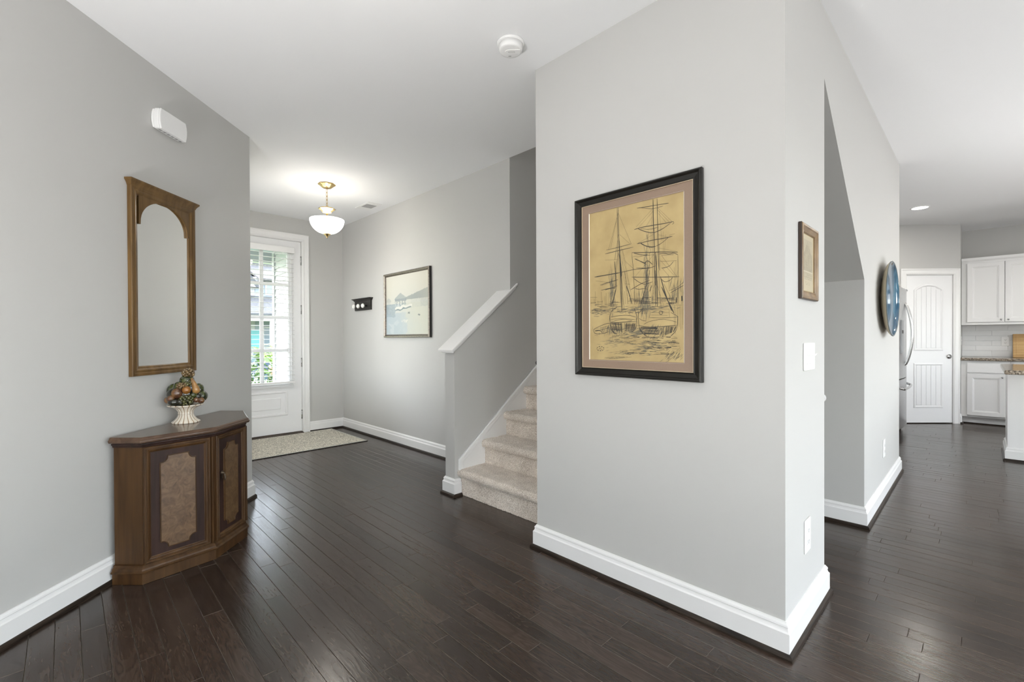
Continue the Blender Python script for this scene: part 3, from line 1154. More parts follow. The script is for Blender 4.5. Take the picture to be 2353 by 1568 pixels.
# ------------------------------------------------------------------ pictures
# large ship print
SHIP = '''16 -800,3705 -780,2395 -700,1075 -630,-1355;10 -860,3705 -840,2405 -810,1095;7 -780,3565 -1230,1795;7 -780,3415 -80,1825;7 -800,2405 -980,1185;7 -750,2105 -350,895;7 -720,2385 -130,1825;7 -840,3285 -1360,1715;7 -890,1835 -1010,1185;7 -620,1645 -150,-415;7 -550,1635 -30,-855;7 -670,1505 -300,-265;7 -790,1525 -980,-205;7 -850,1385 -1090,-935;7 -910,1105 -1140,-965;7 -590,1065 -70,-1025;7 -390,1035 60,615;7 -700,1515 -480,-1325;7 -740,1515 -520,-1035;7 -770,1455 -590,-1105;7 -810,1095 -660,-955;7 -670,1075 -230,-1015;26 -780,2395 -700,1515;34 -740,1515 -670,925 -620,345;40 -670,635 -610,-95;30 -620,-95 -580,-1325;12 -1490,1735 -800,1775 -90,1835;14 -1550,1555 -800,1615 30,1665;7 -1570,1255 -850,1185;22 -2200,465 -1500,495 -720,535;12 -720,535 -70,595 170,605 870,575;9 -2130,265 -1240,95;14 -1860,25 -1320,135 -810,205;12 -1800,-235 -1500,-195 -1070,-145 -850,-85;10 -1770,-5 -980,155;9 -430,-35 -150,-75;18 -1570,-235 -1240,-185 -940,-185;26 -930,-215 -1050,-645 -1140,-965;22 -1010,1115 -940,375 -930,-215;18 -360,-115 -170,-625 -50,-1025;14 -430,545 -330,-405;20 1050,3705 1060,2645 1100,1815 1110,855 1150,-515 1160,-1195;15 1250,3695 1270,2605 1300,1235 1330,425;10 1000,2245 1020,455;14 1350,1635 1370,415;34 1080,2365 1100,1815;24 1170,1255 1210,435 1250,-1205;30 1140,445 1170,-245;12 1020,455 1060,-1125;12 1320,425 1400,-1215;14 230,3465 730,3425 1040,3415 1470,3385 1810,3365;8 420,3445 880,3295 1180,3265 1540,3295;16 80,2485 420,2525 1100,2515 1610,2495 2020,2505;14 260,2505 570,2325 1020,2155 1470,2245 1900,2465;9 410,2475 870,2345 1320,2385;8 2020,2515 2050,2425 1970,2395;16 220,1795 570,1815 1100,1845 1610,1835 1980,1865;22 410,1795 640,1635 950,1525 1170,1535;10 1170,1535 1460,1625 1820,1865;9 1820,1935 2090,1955;16 -60,1415 720,1315 1460,1245 2230,1125;14 60,1375 410,1255 870,1165;12 20,1215 1100,1165;14 1320,1165 1610,1165 1820,1085 2030,1125 2230,1015;12 1460,1085 2030,1045;16 100,1105 410,945 720,765;18 410,945 640,825 760,965 1020,725;10 1390,825 2170,755;12 1460,505 1820,535 2030,745;12 170,655 870,575 1170,645;16 -70,255 560,185 1460,105 2290,45;13 30,195 330,-35 640,-165 1020,-65;12 1460,5 1610,-145 1890,-75 1970,45;9 -60,1395 30,565 110,-1075;9 2230,1015 2240,55 2200,-1155;14 -120,-345 410,-105 870,25;12 90,-295 330,-365 560,-335 790,-395;20 760,625 680,-345 400,-1055;18 870,475 720,-345;26 980,-225 870,-495;12 440,-1055 870,-145;22 1400,145 1600,-545 1930,-1435;24 1460,-335 1750,-965 2040,-1545;12 1570,-215 1890,-835;6 1050,3295 180,2595;6 1050,3155 340,2565;6 1010,2925 720,2555;6 1260,3285 1970,2505;6 1260,3185 1830,2525;6 1310,3005 1680,2525;6 1060,2095 260,1805;6 1280,2055 1820,1835;6 980,1285 180,1115;6 1320,1445 2210,1145;6 870,1295 870,575;6 1460,1085 2170,65;6 1390,885 2030,145;6 1170,1255 90,235;6 1460,545 1820,105;6 760,2145 760,1315;6 920,2255 920,1295;6 1540,2145 1550,1205;6 1650,1995 1610,1195;6 990,3205 970,2455;6 1360,3125 1470,1755;6 1170,165 870,-1185;6 1210,165 1460,-1215;6 1110,-235 980,-1185;6 1240,-245 1570,-1225;6 170,55 170,-1005;6 300,-235 250,-1045;6 560,-405 560,-1065;6 1810,-35 1820,-565;6 2070,475 2060,-985;6 2140,725 2130,-65;6 1820,35 2030,-975;6 1260,1245 1090,-1055;6 1180,845 1310,-1135;6 1040,865 1240,-1105;10 -2220,-645 -2210,-905;10 -2160,-265 -2140,-1025;10 -1790,-325 -1770,-1035;10 -2000,-735 -1980,-1035;10 -1500,-385 -1490,-985;10 -1380,-365 -1360,-955;10 -1570,-535 -1560,-985;10 -1240,-335 -1220,-965;10 -310,-475 -300,-1015;10 -150,-595 -130,-1025;10 60,-435 70,-1035;10 210,-515 220,-1045;10 340,-385 360,-1055;10 -1720,-745 -1700,-1035;10 -440,-395 -420,-1005;10 170,-655 180,-1045;16 240,-765 560,-795;16 -270,-875 160,-885;16 200,-895 610,-905;10 290,-1035 710,-1035;16 1470,-865 1730,-865;16 1810,-1085 2000,-1095;10 1200,-945 1450,-965;22 1770,-1075 2160,-1115;16 360,-955 790,-975;16 640,-945 950,-965;10 290,-985 500,-985;16 340,-905 720,-945;10 1210,-815 1550,-835;22 120,-855 400,-865;10 1690,-855 2040,-885;10 1010,-1045 1280,-1075;22 740,-775 950,-765;16 350,-945 550,-965;16 1820,-1065 2200,-1065;22 1220,-815 1450,-835;10 10,-835 300,-875;16 -210,-755 270,-775;10 690,-825 910,-855;10 1340,-985 1670,-995;10 1010,-875 1230,-885;10 1420,-935 1720,-955;16 630,-765 940,-775;10 670,-825 870,-845;10 250,-795 560,-825;16 440,-1025 780,-1015;22 610,-1035 1030,-1045;16 -220,-825 40,-815;16 1680,-1105 1930,-1115;16 1680,-915 1990,-925;16 1230,-875 1660,-915;22 1830,-1125 2050,-1135;16 1090,-1025 1440,-1055;22 80,-915 410,-945;10 590,-1005 1020,-1045;16 1630,-855 2030,-875;22 1640,-885 1970,-885;22 960,-1015 1260,-1055;22 1250,-825 1650,-845;22 10,-825 460,-865;22 490,-765 800,-795;16 1840,-955 2220,-975;12 -2350,-1205 -2000,-1215;8 -1330,-1185 -960,-1165;12 -1620,-1245 -1320,-1235;8 -2230,-1185 -1810,-1205;8 -1330,-935 -930,-975;12 -2040,-1035 -1590,-1045;12 -1760,-1035 -1290,-1055;16 -1450,-1275 -1320,-1295;12 -1270,-1075 -840,-1085;12 -1230,-1055 -870,-1065;12 -2270,-1135 -1730,-1155;16 -1880,-1075 -1420,-1105;16 -1280,-995 -840,-995;16 -1300,-845 -810,-885;12 -1590,-955 -1110,-965;8 -1760,-1155 -1310,-1145;16 -1210,-895 -710,-905;8 -1160,-855 -970,-855;16 -1300,-915 -1050,-895;12 -1920,-1065 -1500,-1085;16 -2150,-925 -1790,-935;12 -1400,-1045 -1160,-1055;16 -2440,-835 -2110,-835;12 -1370,-1005 -1000,-1025;16 -2370,-1235 -1850,-1235;12 -2040,-815 -1710,-815;8 -2460,-545 -2040,-575;8 -2460,-1335 -1910,-1305 -1420,-1245;8 -2460,-1205 -1770,-1185;12 1890,-635 2170,-495 2480,-355;8 1820,-535 2240,-405 2500,-195;9 1890,-1185 2490,-1205;8 1920,-595 1940,-1145;8 2030,-545 2040,-1145;8 2130,-505 2150,-1155;8 2240,-465 2250,-1155;8 2370,-415 2390,-1165;8 2440,-385 2450,-1165;50 2150,-855 2150,-1085;50 2410,-805 2410,-1035;6 2060,-1215 2060,-2265;6 2130,-1215 2110,-2465;6 2220,-1225 2200,-1995;6 2300,-1225 2280,-2155;6 2360,-1225 2360,-2285;6 2430,-1235 2430,-2235;6 2470,-1235 2450,-2065;14 -1240,-1365 -1070,-1225 -860,-1125;12 -1240,-1385 -1300,-1625 -1260,-1965 -1140,-2255 -990,-2405;16 -1280,-1665 -1260,-2105 -1090,-2395 -860,-2445;12 170,-1675 210,-1925 150,-2205 -70,-2345;12 50,-1215 180,-1505 230,-1785;10 -1260,-1605 -810,-1545 -230,-1545 170,-1655;8 -1240,-1725 -560,-1685 170,-1785;9 -1240,-1875 -900,-1765 -480,-1725 -150,-1785 -10,-1835 -400,-1865 -1240,-1885;12 -1260,-1905 -560,-1875 210,-1865;9 -1070,-1375 -400,-1345 10,-1455;9 -860,-1205 -830,-1385;9 -400,-1225 -380,-1475;12 -250,-1415 -150,-1525;14 -170,-1915 -250,-2305;14 -930,-1895 -840,-2295;14 100,-1925 -40,-2265;14 -1110,-1895 -980,-2265;14 -840,-1895 -770,-2305;14 0,-1925 -110,-2275;14 -320,-1915 -370,-2325;14 -360,-1915 -400,-2335;14 -330,-1915 -380,-2325;14 -980,-1895 -880,-2285;14 -1010,-1895 -910,-2275;14 -630,-1905 -610,-2345;14 -1040,-1895 -930,-2275;14 -230,-1915 -300,-2315;14 -1110,-1895 -980,-2265;14 -700,-1905 -670,-2335;14 -1220,-1885 -1070,-2245;14 10,-1925 -110,-2275;14 -1000,-1895 -900,-2285;14 -640,-1905 -620,-2345;14 -920,-1895 -830,-2295;14 -800,-1895 -740,-2315;14 -690,-1905 -660,-2335;14 -990,-1895 -890,-2285;14 20,-1925 -100,-2275;14 -460,-1905 -480,-2345;14 -790,-1895 -740,-2315;14 -650,-1905 -630,-2345;14 -980,-1895 -880,-2285;14 -1140,-1885 -1000,-2255;14 140,-1925 -10,-2255;14 -830,-1895 -760,-2315;14 -1190,-2145 -630,-2185;12 -430,-2005 130,-2015;14 -1190,-2185 -630,-2225;12 -430,-1945 130,-1965;14 -1190,-1945 -630,-1985;12 -430,-2085 130,-2105;14 -1190,-1905 -630,-1955;12 -430,-1985 130,-1995;14 -1190,-1905 -630,-1945;12 -430,-2175 130,-2185;14 -1190,-2095 -630,-2135;12 -430,-2165 130,-2175;14 -1190,-2065 -630,-2105;12 -430,-2125 130,-2135;14 -1190,-2215 -630,-2245;12 -430,-2115 130,-2125;14 -1190,-2155 -630,-2185;12 -430,-2015 130,-2025;14 -1190,-1965 -630,-2005;12 -430,-2065 130,-2085;14 -1190,-1965 -630,-2015;12 -430,-2055 130,-2065;14 -1190,-2225 -630,-2265;12 -430,-2025 130,-2035;8 -580,-1915 -600,-2265 -530,-2455;8 -480,-1925 -470,-2415;8 -600,-2465 -420,-2415;12 290,-1365 280,-1645 310,-2065 400,-2355 710,-2525;12 320,-2135 560,-2495 860,-2635;12 2220,-1745 2200,-2115 2130,-2345 1880,-2575;10 290,-1505 400,-1365 560,-1255;10 860,-1705 1530,-1745 2220,-1725;9 1890,-1505 2230,-1695 2220,-1765;8 320,-1715 480,-1825 710,-1855;8 560,-2005 860,-1865 1460,-1785 1890,-1855 2160,-1945;12 310,-2055 710,-2135 1310,-2135 2210,-2085;9 830,-1235 830,-1725;9 910,-1325 1820,-1355;9 910,-1465 1820,-1515;9 1820,-1355 1830,-1705;9 940,-1585 1740,-1635;12 1330,-1475 1380,-1415 1490,-1435 1520,-1515 1460,-1585 1360,-1565 1330,-1475;8 870,-1235 1160,-1195 1460,-1255 1820,-1235;12 390,-1245 420,-1525;12 450,-1245 480,-1525;12 510,-1245 510,-1525;12 610,-1255 620,-1535;12 670,-1255 690,-1535;12 740,-1265 720,-1535;12 470,-1245 470,-1525;12 560,-1255 580,-1535;18 570,-2315 1250,-2345;18 580,-2405 1180,-2425;18 430,-2195 1180,-2225;18 350,-2445 1220,-2475;18 620,-2285 1340,-2315;18 350,-2175 1260,-2215;18 550,-2395 1170,-2425;18 440,-2345 1280,-2375;18 430,-2165 1260,-2195;18 580,-2425 1320,-2445;18 410,-2135 1220,-2175;18 600,-2445 1350,-2475;18 550,-2115 1200,-2155;18 560,-2205 1230,-2235;18 590,-2455 1280,-2475;18 390,-2255 1260,-2285;13 1540,-2125 1530,-2565;13 1850,-2125 1780,-2465;13 1850,-2125 1780,-2465;13 1880,-2135 1810,-2455;13 1690,-2125 1660,-2515;13 1640,-2125 1610,-2535;13 1980,-2135 1890,-2425;13 1720,-2125 1680,-2505;13 1640,-2125 1620,-2535;13 1820,-2125 1770,-2475;13 1800,-2125 1740,-2485;13 2160,-2135 2030,-2365;13 1720,-2125 1680,-2505;13 2120,-2135 2000,-2375;13 2140,-2135 2020,-2365;13 2130,-2135 2010,-2375;13 1780,-2125 1730,-2485;13 2010,-2135 1910,-2415;13 1640,-2125 1620,-2535;13 1690,-2125 1650,-2515;13 1550,-2125 1550,-2565;13 1770,-2125 1720,-2485;13 1910,-2135 1840,-2445;13 1960,-2135 1870,-2425;13 1940,-2135 1850,-2435;13 1920,-2135 1840,-2445;13 1710,-2125 1670,-2505;13 2130,-2135 2020,-2375;13 2030,-2135 1930,-2405;13 1920,-2135 1840,-2445;9 1370,-2135 1460,-2365 1400,-2605 1510,-2675;9 1480,-2135 1480,-2505 1530,-2675;12 -2290,-2215 -2050,-2095 -1510,-1915 -1290,-1905;12 -2290,-2215 -2180,-2435 -1690,-2415 -1330,-2315;9 -2230,-2245 -1770,-2235 -1290,-2105;9 -2090,-2165 -1330,-2035;14 -2180,-2285 -1870,-2245 -1730,-2385;9 -2210,-2485 -2010,-2515;9 -290,-2885 20,-2895;9 -550,-2535 -420,-2535;12 -930,-2525 -560,-2515;12 50,-2615 330,-2605;6 -230,-2775 140,-2775;12 -220,-2835 -40,-2815;12 -770,-2625 -400,-2645;6 -990,-2815 -580,-2825;6 -310,-2905 0,-2895;9 -10,-2775 140,-2765;12 -1020,-2695 -740,-2685;6 -640,-2665 -290,-2645;6 -1000,-2575 -760,-2585;9 10,-2775 230,-2785;9 20,-2575 190,-2575;9 -1170,-2535 -800,-2545;6 10,-2705 390,-2705;9 -160,-2555 130,-2555;9 -1200,-2785 -1060,-2795;6 -250,-2665 -30,-2665;6 -1130,-2515 -710,-2515;12 -960,-2755 -740,-2735;6 -340,-2655 10,-2645;9 -1150,-2565 -950,-2565;12 -490,-2645 -270,-2655;9 -490,-2905 -290,-2895;9 -500,-2725 -210,-2735;6 -550,-2845 -180,-2845;12 70,-2555 230,-2565;6 -500,-2635 -170,-2625;6 -120,-2555 80,-2545;6 -580,-2865 -270,-2865;6 -510,-2815 -130,-2805;12 -650,-2485 -350,-2495;12 -730,-2575 -580,-2565;12 -20,-2605 360,-2625;6 -940,-2885 -520,-2865;12 -1200,-2605 -910,-2595;6 -520,-2635 -210,-2635;6 -480,-2785 -320,-2795;12 -50,-2905 160,-2895;6 -840,-2735 -540,-2745;6 -410,-2485 -70,-2495;9 -640,-2615 -240,-2605;20 1010,-2835 1260,-2865;8 2020,-2895 2280,-2905;20 730,-3125 1010,-3135;8 1550,-3105 1760,-3105;8 910,-2755 1180,-2765;8 850,-3075 1080,-3095;8 1710,-2755 1890,-2745;8 2020,-2585 2170,-2625;8 1830,-2955 2020,-2955;8 1970,-2795 2240,-2825;14 1120,-2865 1450,-2845;8 500,-2565 750,-2585;14 1330,-3135 1580,-3155;8 630,-2765 950,-2775;14 1220,-3115 1490,-3095;20 670,-2825 870,-2805;14 880,-2635 1130,-2635;14 1870,-2805 2150,-2825;8 1060,-3095 1390,-3095;8 1030,-2865 1340,-2865;20 1580,-3075 1910,-3055;20 1120,-2635 1270,-2665;8 1440,-2955 1720,-2975;14 790,-2865 1040,-2875;8 1500,-2855 1830,-2855;20 1000,-3085 1210,-3065;20 1010,-2725 1360,-2745;20 1990,-2845 2290,-2875;14 1910,-2995 2180,-3015;8 1940,-3125 2230,-3135;8 830,-2925 1180,-2935;20 1790,-2835 2110,-2825;14 480,-3045 670,-3075;14 1770,-2895 2080,-2915;20 460,-2625 760,-2625;20 1710,-2605 1890,-2595;8 1800,-2865 1980,-2845;20 1210,-2765 1440,-2755;20 1640,-3095 1920,-3075;14 830,-2625 1180,-2605;20 1680,-2605 1880,-2615;20 1050,-2605 1360,-2595;14 650,-3095 960,-3095;8 1740,-3095 1920,-3075;20 1440,-2875 1690,-2875;20 1940,-2815 2130,-2825;14 850,-2965 1200,-2965;8 1910,-3035 2160,-3015;14 1920,-2665 2200,-2655;20 710,-3045 1060,-3045;8 520,-2745 790,-2765;14 1470,-2575 1790,-2595;20 720,-3045 960,-3045;14 860,-2625 1140,-2615;14 1220,-3075 1570,-3095;8 1790,-2845 1970,-2865;8 960,-2585 1150,-2595;20 1940,-2755 2110,-2755;14 1260,-3045 1480,-3075;8 2010,-3005 2310,-3005;16 -190,-3215 150,-3195;16 1390,-3315 1780,-3325;16 -610,-3295 -320,-3265;8 -800,-3305 -270,-3275;8 -740,-3255 -320,-3215;12 290,-3355 670,-3325;16 -320,-3365 190,-3315;8 1220,-3215 1630,-3185;8 940,-3425 1210,-3375;12 870,-3275 1190,-3255;16 130,-3195 410,-3175;16 1430,-3355 1910,-3365;16 430,-3275 700,-3275;16 -460,-3355 50,-3315;16 340,-3365 590,-3365;8 -150,-3385 260,-3355;8 -420,-3415 -130,-3425;12 1390,-3375 1800,-3375;16 1070,-3395 1410,-3375;12 1230,-3395 1510,-3355;12 -10,-3255 370,-3245;16 -390,-3415 -110,-3405;7 -1620,-3655 -1100,-3615;7 -1340,-3655 -820,-3615;7 -1580,-3605 -1060,-3565;7 -570,-3595 -80,-3545;7 -1070,-3645 -560,-3605;7 -1520,-3655 -1000,-3615;7 -970,-3575 -460,-3535;7 -1220,-3585 -710,-3535;7 -790,-3585 -290,-3545;7 -960,-3615 -460,-3575;9 2200,-3535 2300,-3355;9 2090,-3645 2200,-3485;9 2130,-3345 2240,-3175;9 1860,-3625 1970,-3495;9 2030,-3485 2210,-3275;9 1900,-3405 2040,-3255;9 2010,-3385 2180,-3175;9 2150,-3565 2320,-3435;9 2260,-3275 2340,-3115;9 1710,-3315 1850,-3195;9 1880,-3365 2060,-3255;9 1960,-3415 2050,-3275;9 1860,-3365 1990,-3195;9 1930,-3405 2070,-3245;9 1690,-3525 1810,-3325;9 1690,-3465 1800,-3295;9 2170,-3505 2310,-3305;9 1760,-3705 1880,-3535;9 1690,-3195 1780,-3025;9 1770,-3595 1860,-3425;9 2230,-3535 2400,-3335;9 2200,-3185 2330,-3055;9 1910,-3555 2060,-3435;9 1720,-3215 1880,-3015;9 1660,-3245 1750,-3035;9 1650,-3485 1820,-3365;30 -1640,-3165 -1650,-3205;30 -1690,-3235 -1760,-3265;30 -1810,-3275 -1900,-3275;30 -1960,-3265 -2030,-3235;30 -2060,-3205 -2070,-3165;30 -2060,-3135 -2010,-3095;30 -1960,-3075 -1870,-3065;30 -1810,-3065 -1730,-3075;30 -1690,-3095 -1640,-3135;20 -1940,-3195 -1810,-3125;14 -1850,-3225 -1740,-3185;18 -2020,-3355 -2000,-3355'''
PX, PZ = -1.156, 1.4675
SP = thing('framed_print', 'large black framed sketch of two moored sailing ships in a brown mat', 'picture', (PX, Y1, PZ), 0)
fw, fh = .668, .908
MB().ring(rect(-fw / 2, fw / 2, -fh / 2, fh / 2), [(.002, -.001), (0, -.004), (0, -.024), (.003, -.029), (.008, -.030), (.013, -.026), (.016, -.021), (.034, -.0165), (.039, -.0185), (.0405, -.010)]).build('frame', 'frame_black', SP)
MB().ring(rect(-fw / 2 + .0395, fw / 2 - .0395, -fh / 2 + .0395, fh / 2 - .0395), [(0, -.0165), (.0008, -.0180), (.0030, -.0180), (.0034, -.010)]).build('gilt_fillet', 'gilt_line', SP)
pwid, phgt = .500, .748
MB().ring(rect(-fw / 2 + .040, fw / 2 - .040, -fh / 2 + .040, fh / 2 - .040), [(0, -.0125), (fw / 2 - .040 - pwid / 2 - .0022, -.0125)]).build('mat_board', 'mat_brown', SP)
MB().ring(rect(-pwid / 2 - .0024, pwid / 2 + .0024, -phgt / 2 - .0024, phgt / 2 + .0024), [(0, -.0127), (.0030, -.0104)]).build('mat_bevel', 'mat_bevel', SP)
MB().box(-pwid / 2 - .001, pwid / 2 + .001, -.0102, -.0090, -phgt / 2 - .001, phgt / 2 + .001).build('print_paper', 'tan_paper', SP)
ink, wash = MB(), MB()
for stroke in SHIP.split(';'):
    t = stroke.split(' ')
    wd = int(t[0]) / 10000.0 * .86 + .0002
    P = [Vector([int(c) / 10000.0 for c in q.split(',')]) for q in t[1:]]
    if len(P) > 2:      # soften the bends a little
        Q2 = [P[0]]
        for a, b in zip(P[:-1], P[1:]):
            Q2 += [a * .75 + b * .25, a * .25 + b * .75]
        P = Q2 + [P[-1]]
    vs, fs = [], []
    n = len(P)
    for i, p in enumerate(P):
        d = (P[min(i + 1, n - 1)] - P[max(i - 1, 0)])
        if d.length < 1e-6:
            d = Vector((1, 0))
        d.normalize()
        tw = wd * (.55 if i in (0, n - 1) else 1) * random.uniform(.8, 1.15)
        for s in (-1, 1):
            xx = min(max(p.x - d.y * tw * s, -pwid / 2 + .001), pwid / 2 - .001)
            zz = min(max(p.y + d.x * tw * s, -phgt / 2 + .001), phgt / 2 - .001)
            vs.append((xx, -.01035 - random.random() * .0002, zz))
    for i in range(n - 1):
        fs.append((2 * i, 2 * i + 1, 2 * i + 3, 2 * i + 2))
    ink.add(vs, fs)
rw = random.Random(3)


def dab(x, z, ln, an, wd):
    dx, dz = math.cos(an) * ln, math.sin(an) * ln
    nx_, nz_ = -math.sin(an) * wd, math.cos(an) * wd
    vs = [(x - dx, z - dz), (x + nx_, z + nz_), (x + dx, z + dz), (x - nx_, z - nz_)]
    wash.add([(min(max(a, -.249), .249), -.01025 - rw.random() * .00006, min(max(b, -.373), .373)) for a, b in vs], [(0, 1, 2, 3)])


# grey rubbed crayon: (centre x, centre z, spread x, spread z, count, length, angle, width)
for cx, cz, sx_, sz_, n_, ln, an, wd in [(-.118, -.030, .012, .11, 60, .030, 1.55, .0016), (.072, .03, .014, .16, 80, .030, 1.56, .0016), (.065, -.10, .030, .05, 70, .030, 1.5, .002),
                                         (-.125, -.228, .055, .018, 90, .016, 1.2, .0016), (.01, -.235, .055, .020, 90, .020, .1, .002), (.125, -.232, .032, .020, 60, .016, 1.0, .0018),
                                         (.02, -.128, .15, .012, 90, .022, .05, .0022), (-.20, -.135, .045, .018, 50, .014, .05, .0016), (-.11, -.285, .06, .02, 40, .02, .02, .0012),
                                         (.08, -.300, .09, .026, 90, .022, .05, .0018), (.215, -.06, .03, .05, 40, .03, 1.5, .0014), (.20, -.345, .05, .02, 30, .014, .8, .0012), (-.02, -.335, .10, .008, 30, .02, .05, .0012)]:
    for _ in range(n_):
        dab(cx + rw.gauss(0, .6) * sx_, cz + rw.gauss(0, .6) * sz_, ln * rw.uniform(.5, 1.2), an + rw.gauss(0, .12), wd * rw.uniform(.4, 1))
ink.build('ink_drawing', 'ink', SP)
wash.build('crayon_shading', 'ink_wash', SP)


def lerp(a, b, t):
    t = max(0, min(1, t))
    return tuple(x + (y - x) * t for x, y in zip(a, b))


# faded harbour photograph in the foyer
def harbour(u, v):
    wu, wv_n = noise.noise(Vector((u * 13, v * 13, 7))), noise.noise(Vector((u * 13, v * 13, 17)))
    fine = noise.noise(Vector((u * 60, v * 60, 27)))
    if v < .50:
        u, v = u + .055 * wu + .02 * fine, v + .022 * wv_n
    else:
        u, v = u + .010 * fine, v + .006 * fine
    n1 = noise.noise(Vector((u * 9, v * 9, 0))) * .5 + .5
    n2 = noise.noise(Vector((u * 40, v * 30, 3))) * .5 + .5
    sky_, wat = srgb(232, 230, 218), srgb(205, 216, 219)
    c = lerp(srgb(222, 226, 216), sky_, (v - .35) * 2)
    if v < .52:
        c = lerp(wat, srgb(224, 226, 212), .5 + (u - .55) * 2 + (v - .3) * 1.2 + .4 * (n1 - .5))
        if u > .5:
            c = lerp(c, srgb(226, 226, 210), .5)
    g = lambda c_, d, t: lerp(c_, srgb(*d), t)
    # wooded shore at right
    top = .63 + (u - .55) * .24 + .02 * (n2 - .5)
    if u > .48 and .575 < v < top:
        c = g(c, (160, 168, 166), .9)
    if u > .6 and .44 < v < .575:
        c = g(c, (196, 202, 196), .45 * n2 + .35 * (u > .82))
    # pier and boathouse
    if .22 < u < .50:
        rt = .70 - abs(u - .36) * .62
        if .595 < v < rt:
            c = g(c, (160, 172, 174), .8)
        if .56 < v < .60:
            c = g(c, (140, 154, 160), .85)
        if .44 < v <= .56 and (int(u * 46) % 3 == 0 or n2 > .62):
            c = g(c, (140, 154, 160), .7)
    if u < .12 and .50 < v < .60 + (.03 - abs(u - .06) * .6):
        c = g(c, (188, 196, 194), .75 if v > .56 or abs(u - .07) < .012 else .25)
    if u < .24 and .30 < v < .52:
        c = g(c, (140, 156, 166), .3 + .6 * n2 * (1 - u * 2))
    # long white boat
    bt = .44 + (u - .25) * .08
    if .24 < u < .62:
        if bt - .012 < v < bt + .03:
            c = srgb(240, 240, 230)
        if bt - .035 < v <= bt - .012:
            c = g(c, (112, 134, 140), .85)
        if bt - .085 < v <= bt - .035:
            c = g(c, (228, 228, 216), .6)
    # cloudy reflection
    if v < .36 and u < .6:
        c = g(c, (170, 188, 200), .8 * (n1 > .4) * (.6 - u))
    if abs(u - .57) < .012 and abs(v - .36) < .012 or abs(u - .78) < .01 and abs(v - .31) < .012:
        c = g(c, (120, 128, 130), .8)
    if .37 < u < .54 and .20 < v < .245 and n2 > .45:
        c = srgb(236, 236, 226)
    if v > .55 and n1 > 0:
        c = lerp(c, srgb(236, 236, 228), .25 * max(0, 1 - math.hypot(u - .45, v - .85) * 2.2))
        c = lerp(c, srgb(222, 214, 192), max(0, (abs(u - .45) - .25)) * 1.1)
    return c


HP = thing('framed_photograph', 'wide pewter framed pale harbour photograph on the foyer wall', 'picture', (-4.447, YW4, 1.587), 0)
hw, hh = .945, .735
MB().ring(rect(-hw / 2, hw / 2, -hh / 2, hh / 2), [(.001, -.001), (0, -.028), (.003, -.033), (.014, -.034), (.022, -.030), (.028, -.022), (.032, -.016), (.033, -.010)]).build('frame', 'frame_silver', HP)
MB().ring(rect(-hw / 2 - .0012, hw / 2 + .0012, -hh / 2 - .0012, hh / 2 + .0012), [(.002, -.001), (0, -.001), (0, -.026), (.004, -.0262)]).build('frame_edge', 'frame_dark_edge', HP)
painted('photograph', hw - .064, hh - .064, 230, 180, lambda u, v: tuple(c * .70 for c in harbour(u, v)[:3]) + (1,), HP, -.012)


# small engraving beside the switches
def engraving(u, v):
    n2 = noise.noise(Vector((u * 34, v * 48, 9))) * .5 + .5
    n1 = noise.noise(Vector((u * 8, v * 9, 1))) * .5 + .5
    c = srgb(218, 206, 176)
    if .10 < u < .88 and .36 < v < .90:
        edge = .66 + .22 * math.exp(-((u - .5) / .18) ** 2)
        d = .25 if v > edge else .55
        c = lerp(c, srgb(120, 112, 96), d * (.35 + n2 * .9) * (.6 + .5 * n1))
        if v > .8:
            c = lerp(c, srgb(204, 194, 168), .5)
    if .08 < u < .9 and .345 < v < .36:
        c = srgb(226, 218, 194)
    if .10 < u < .88 and .22 < v <= .345:
        c = lerp(c, srgb(150, 140, 122), .12 + .55 * (n2 > .55) * (1 - abs(u - .5)))
    if .3 < u < .7 and .12 < v < .2 and n2 > .6:
        c = lerp(c, srgb(150, 140, 122), .5)
    if u < .05 or u > .93 or v < .03 or v > .97:
        c = srgb(206, 188, 142)
    return c


EP = thing('framed_engraving', 'small gilded wood framed engraving above the light switches', 'picture', (XC2, 2.239, 1.5145), R(90))
ew, eh = .258, .308
MB().ring(rect(-ew / 2, ew / 2, -eh / 2, eh / 2), [(.001, -.001), (0, -.003), (0, -.013), (.002, -.0145)]).build('frame_edge', 'frame_brown_side', EP)
MB().ring(rect(-ew / 2 + .0015, ew / 2 - .0015, -eh / 2 + .0015, eh / 2 - .0015), [(0, -.014), (.003, -.017), (.010, -.017), (.014, -.013), (.022, -.010), (.027, -.009), (.030, -.011), (.033, -.008), (.034, -.003)]).build('frame', 'frame_gold', EP)
painted('engraving', ew - .064, eh - .064, 70, 95, lambda u, v: tuple(c * .66 for c in engraving(u, v)[:3]) + (1,), EP, -.004)

# ------------------------------------------------------------------ mirror
MS = .862
MI = thing('wall_mirror', 'tall narrow wooden wall mirror with arched top above the walnut cabinet', 'mirror', (LX + Q * MS, LY - Q * MS, 1.012), R(135))
mw, mh = .476, 1.007
fp = [(.001, -.001), (0, -.002), (0, -.020), (.003, -.0235), (.014, -.0235), (.018, -.021), (.023, -.021), (.027, -.0228), (.033, -.021), (.040, -.016), (.048, -.014), (.052, -.009), (.054, -.006)]
MB().ring(rect(-mw / 2, mw / 2, 0, mh), fp).build('frame', 'mirror_wood', MI)
ow = mw / 2 - .052
cr_, cz0, cz1 = ow - .012, .825, .962
pth = [(-ow, mh - .045), (-ow, .815), (-ow + .010, .815)]
for i in range(25):
    t = math.pi - math.pi * i / 24
    pth.append((cr_ * math.cos(t), cz0 + (cz1 - cz0) * math.sin(t)))
pth += [(ow - .010, .815), (ow, .815), (ow, mh - .045)]
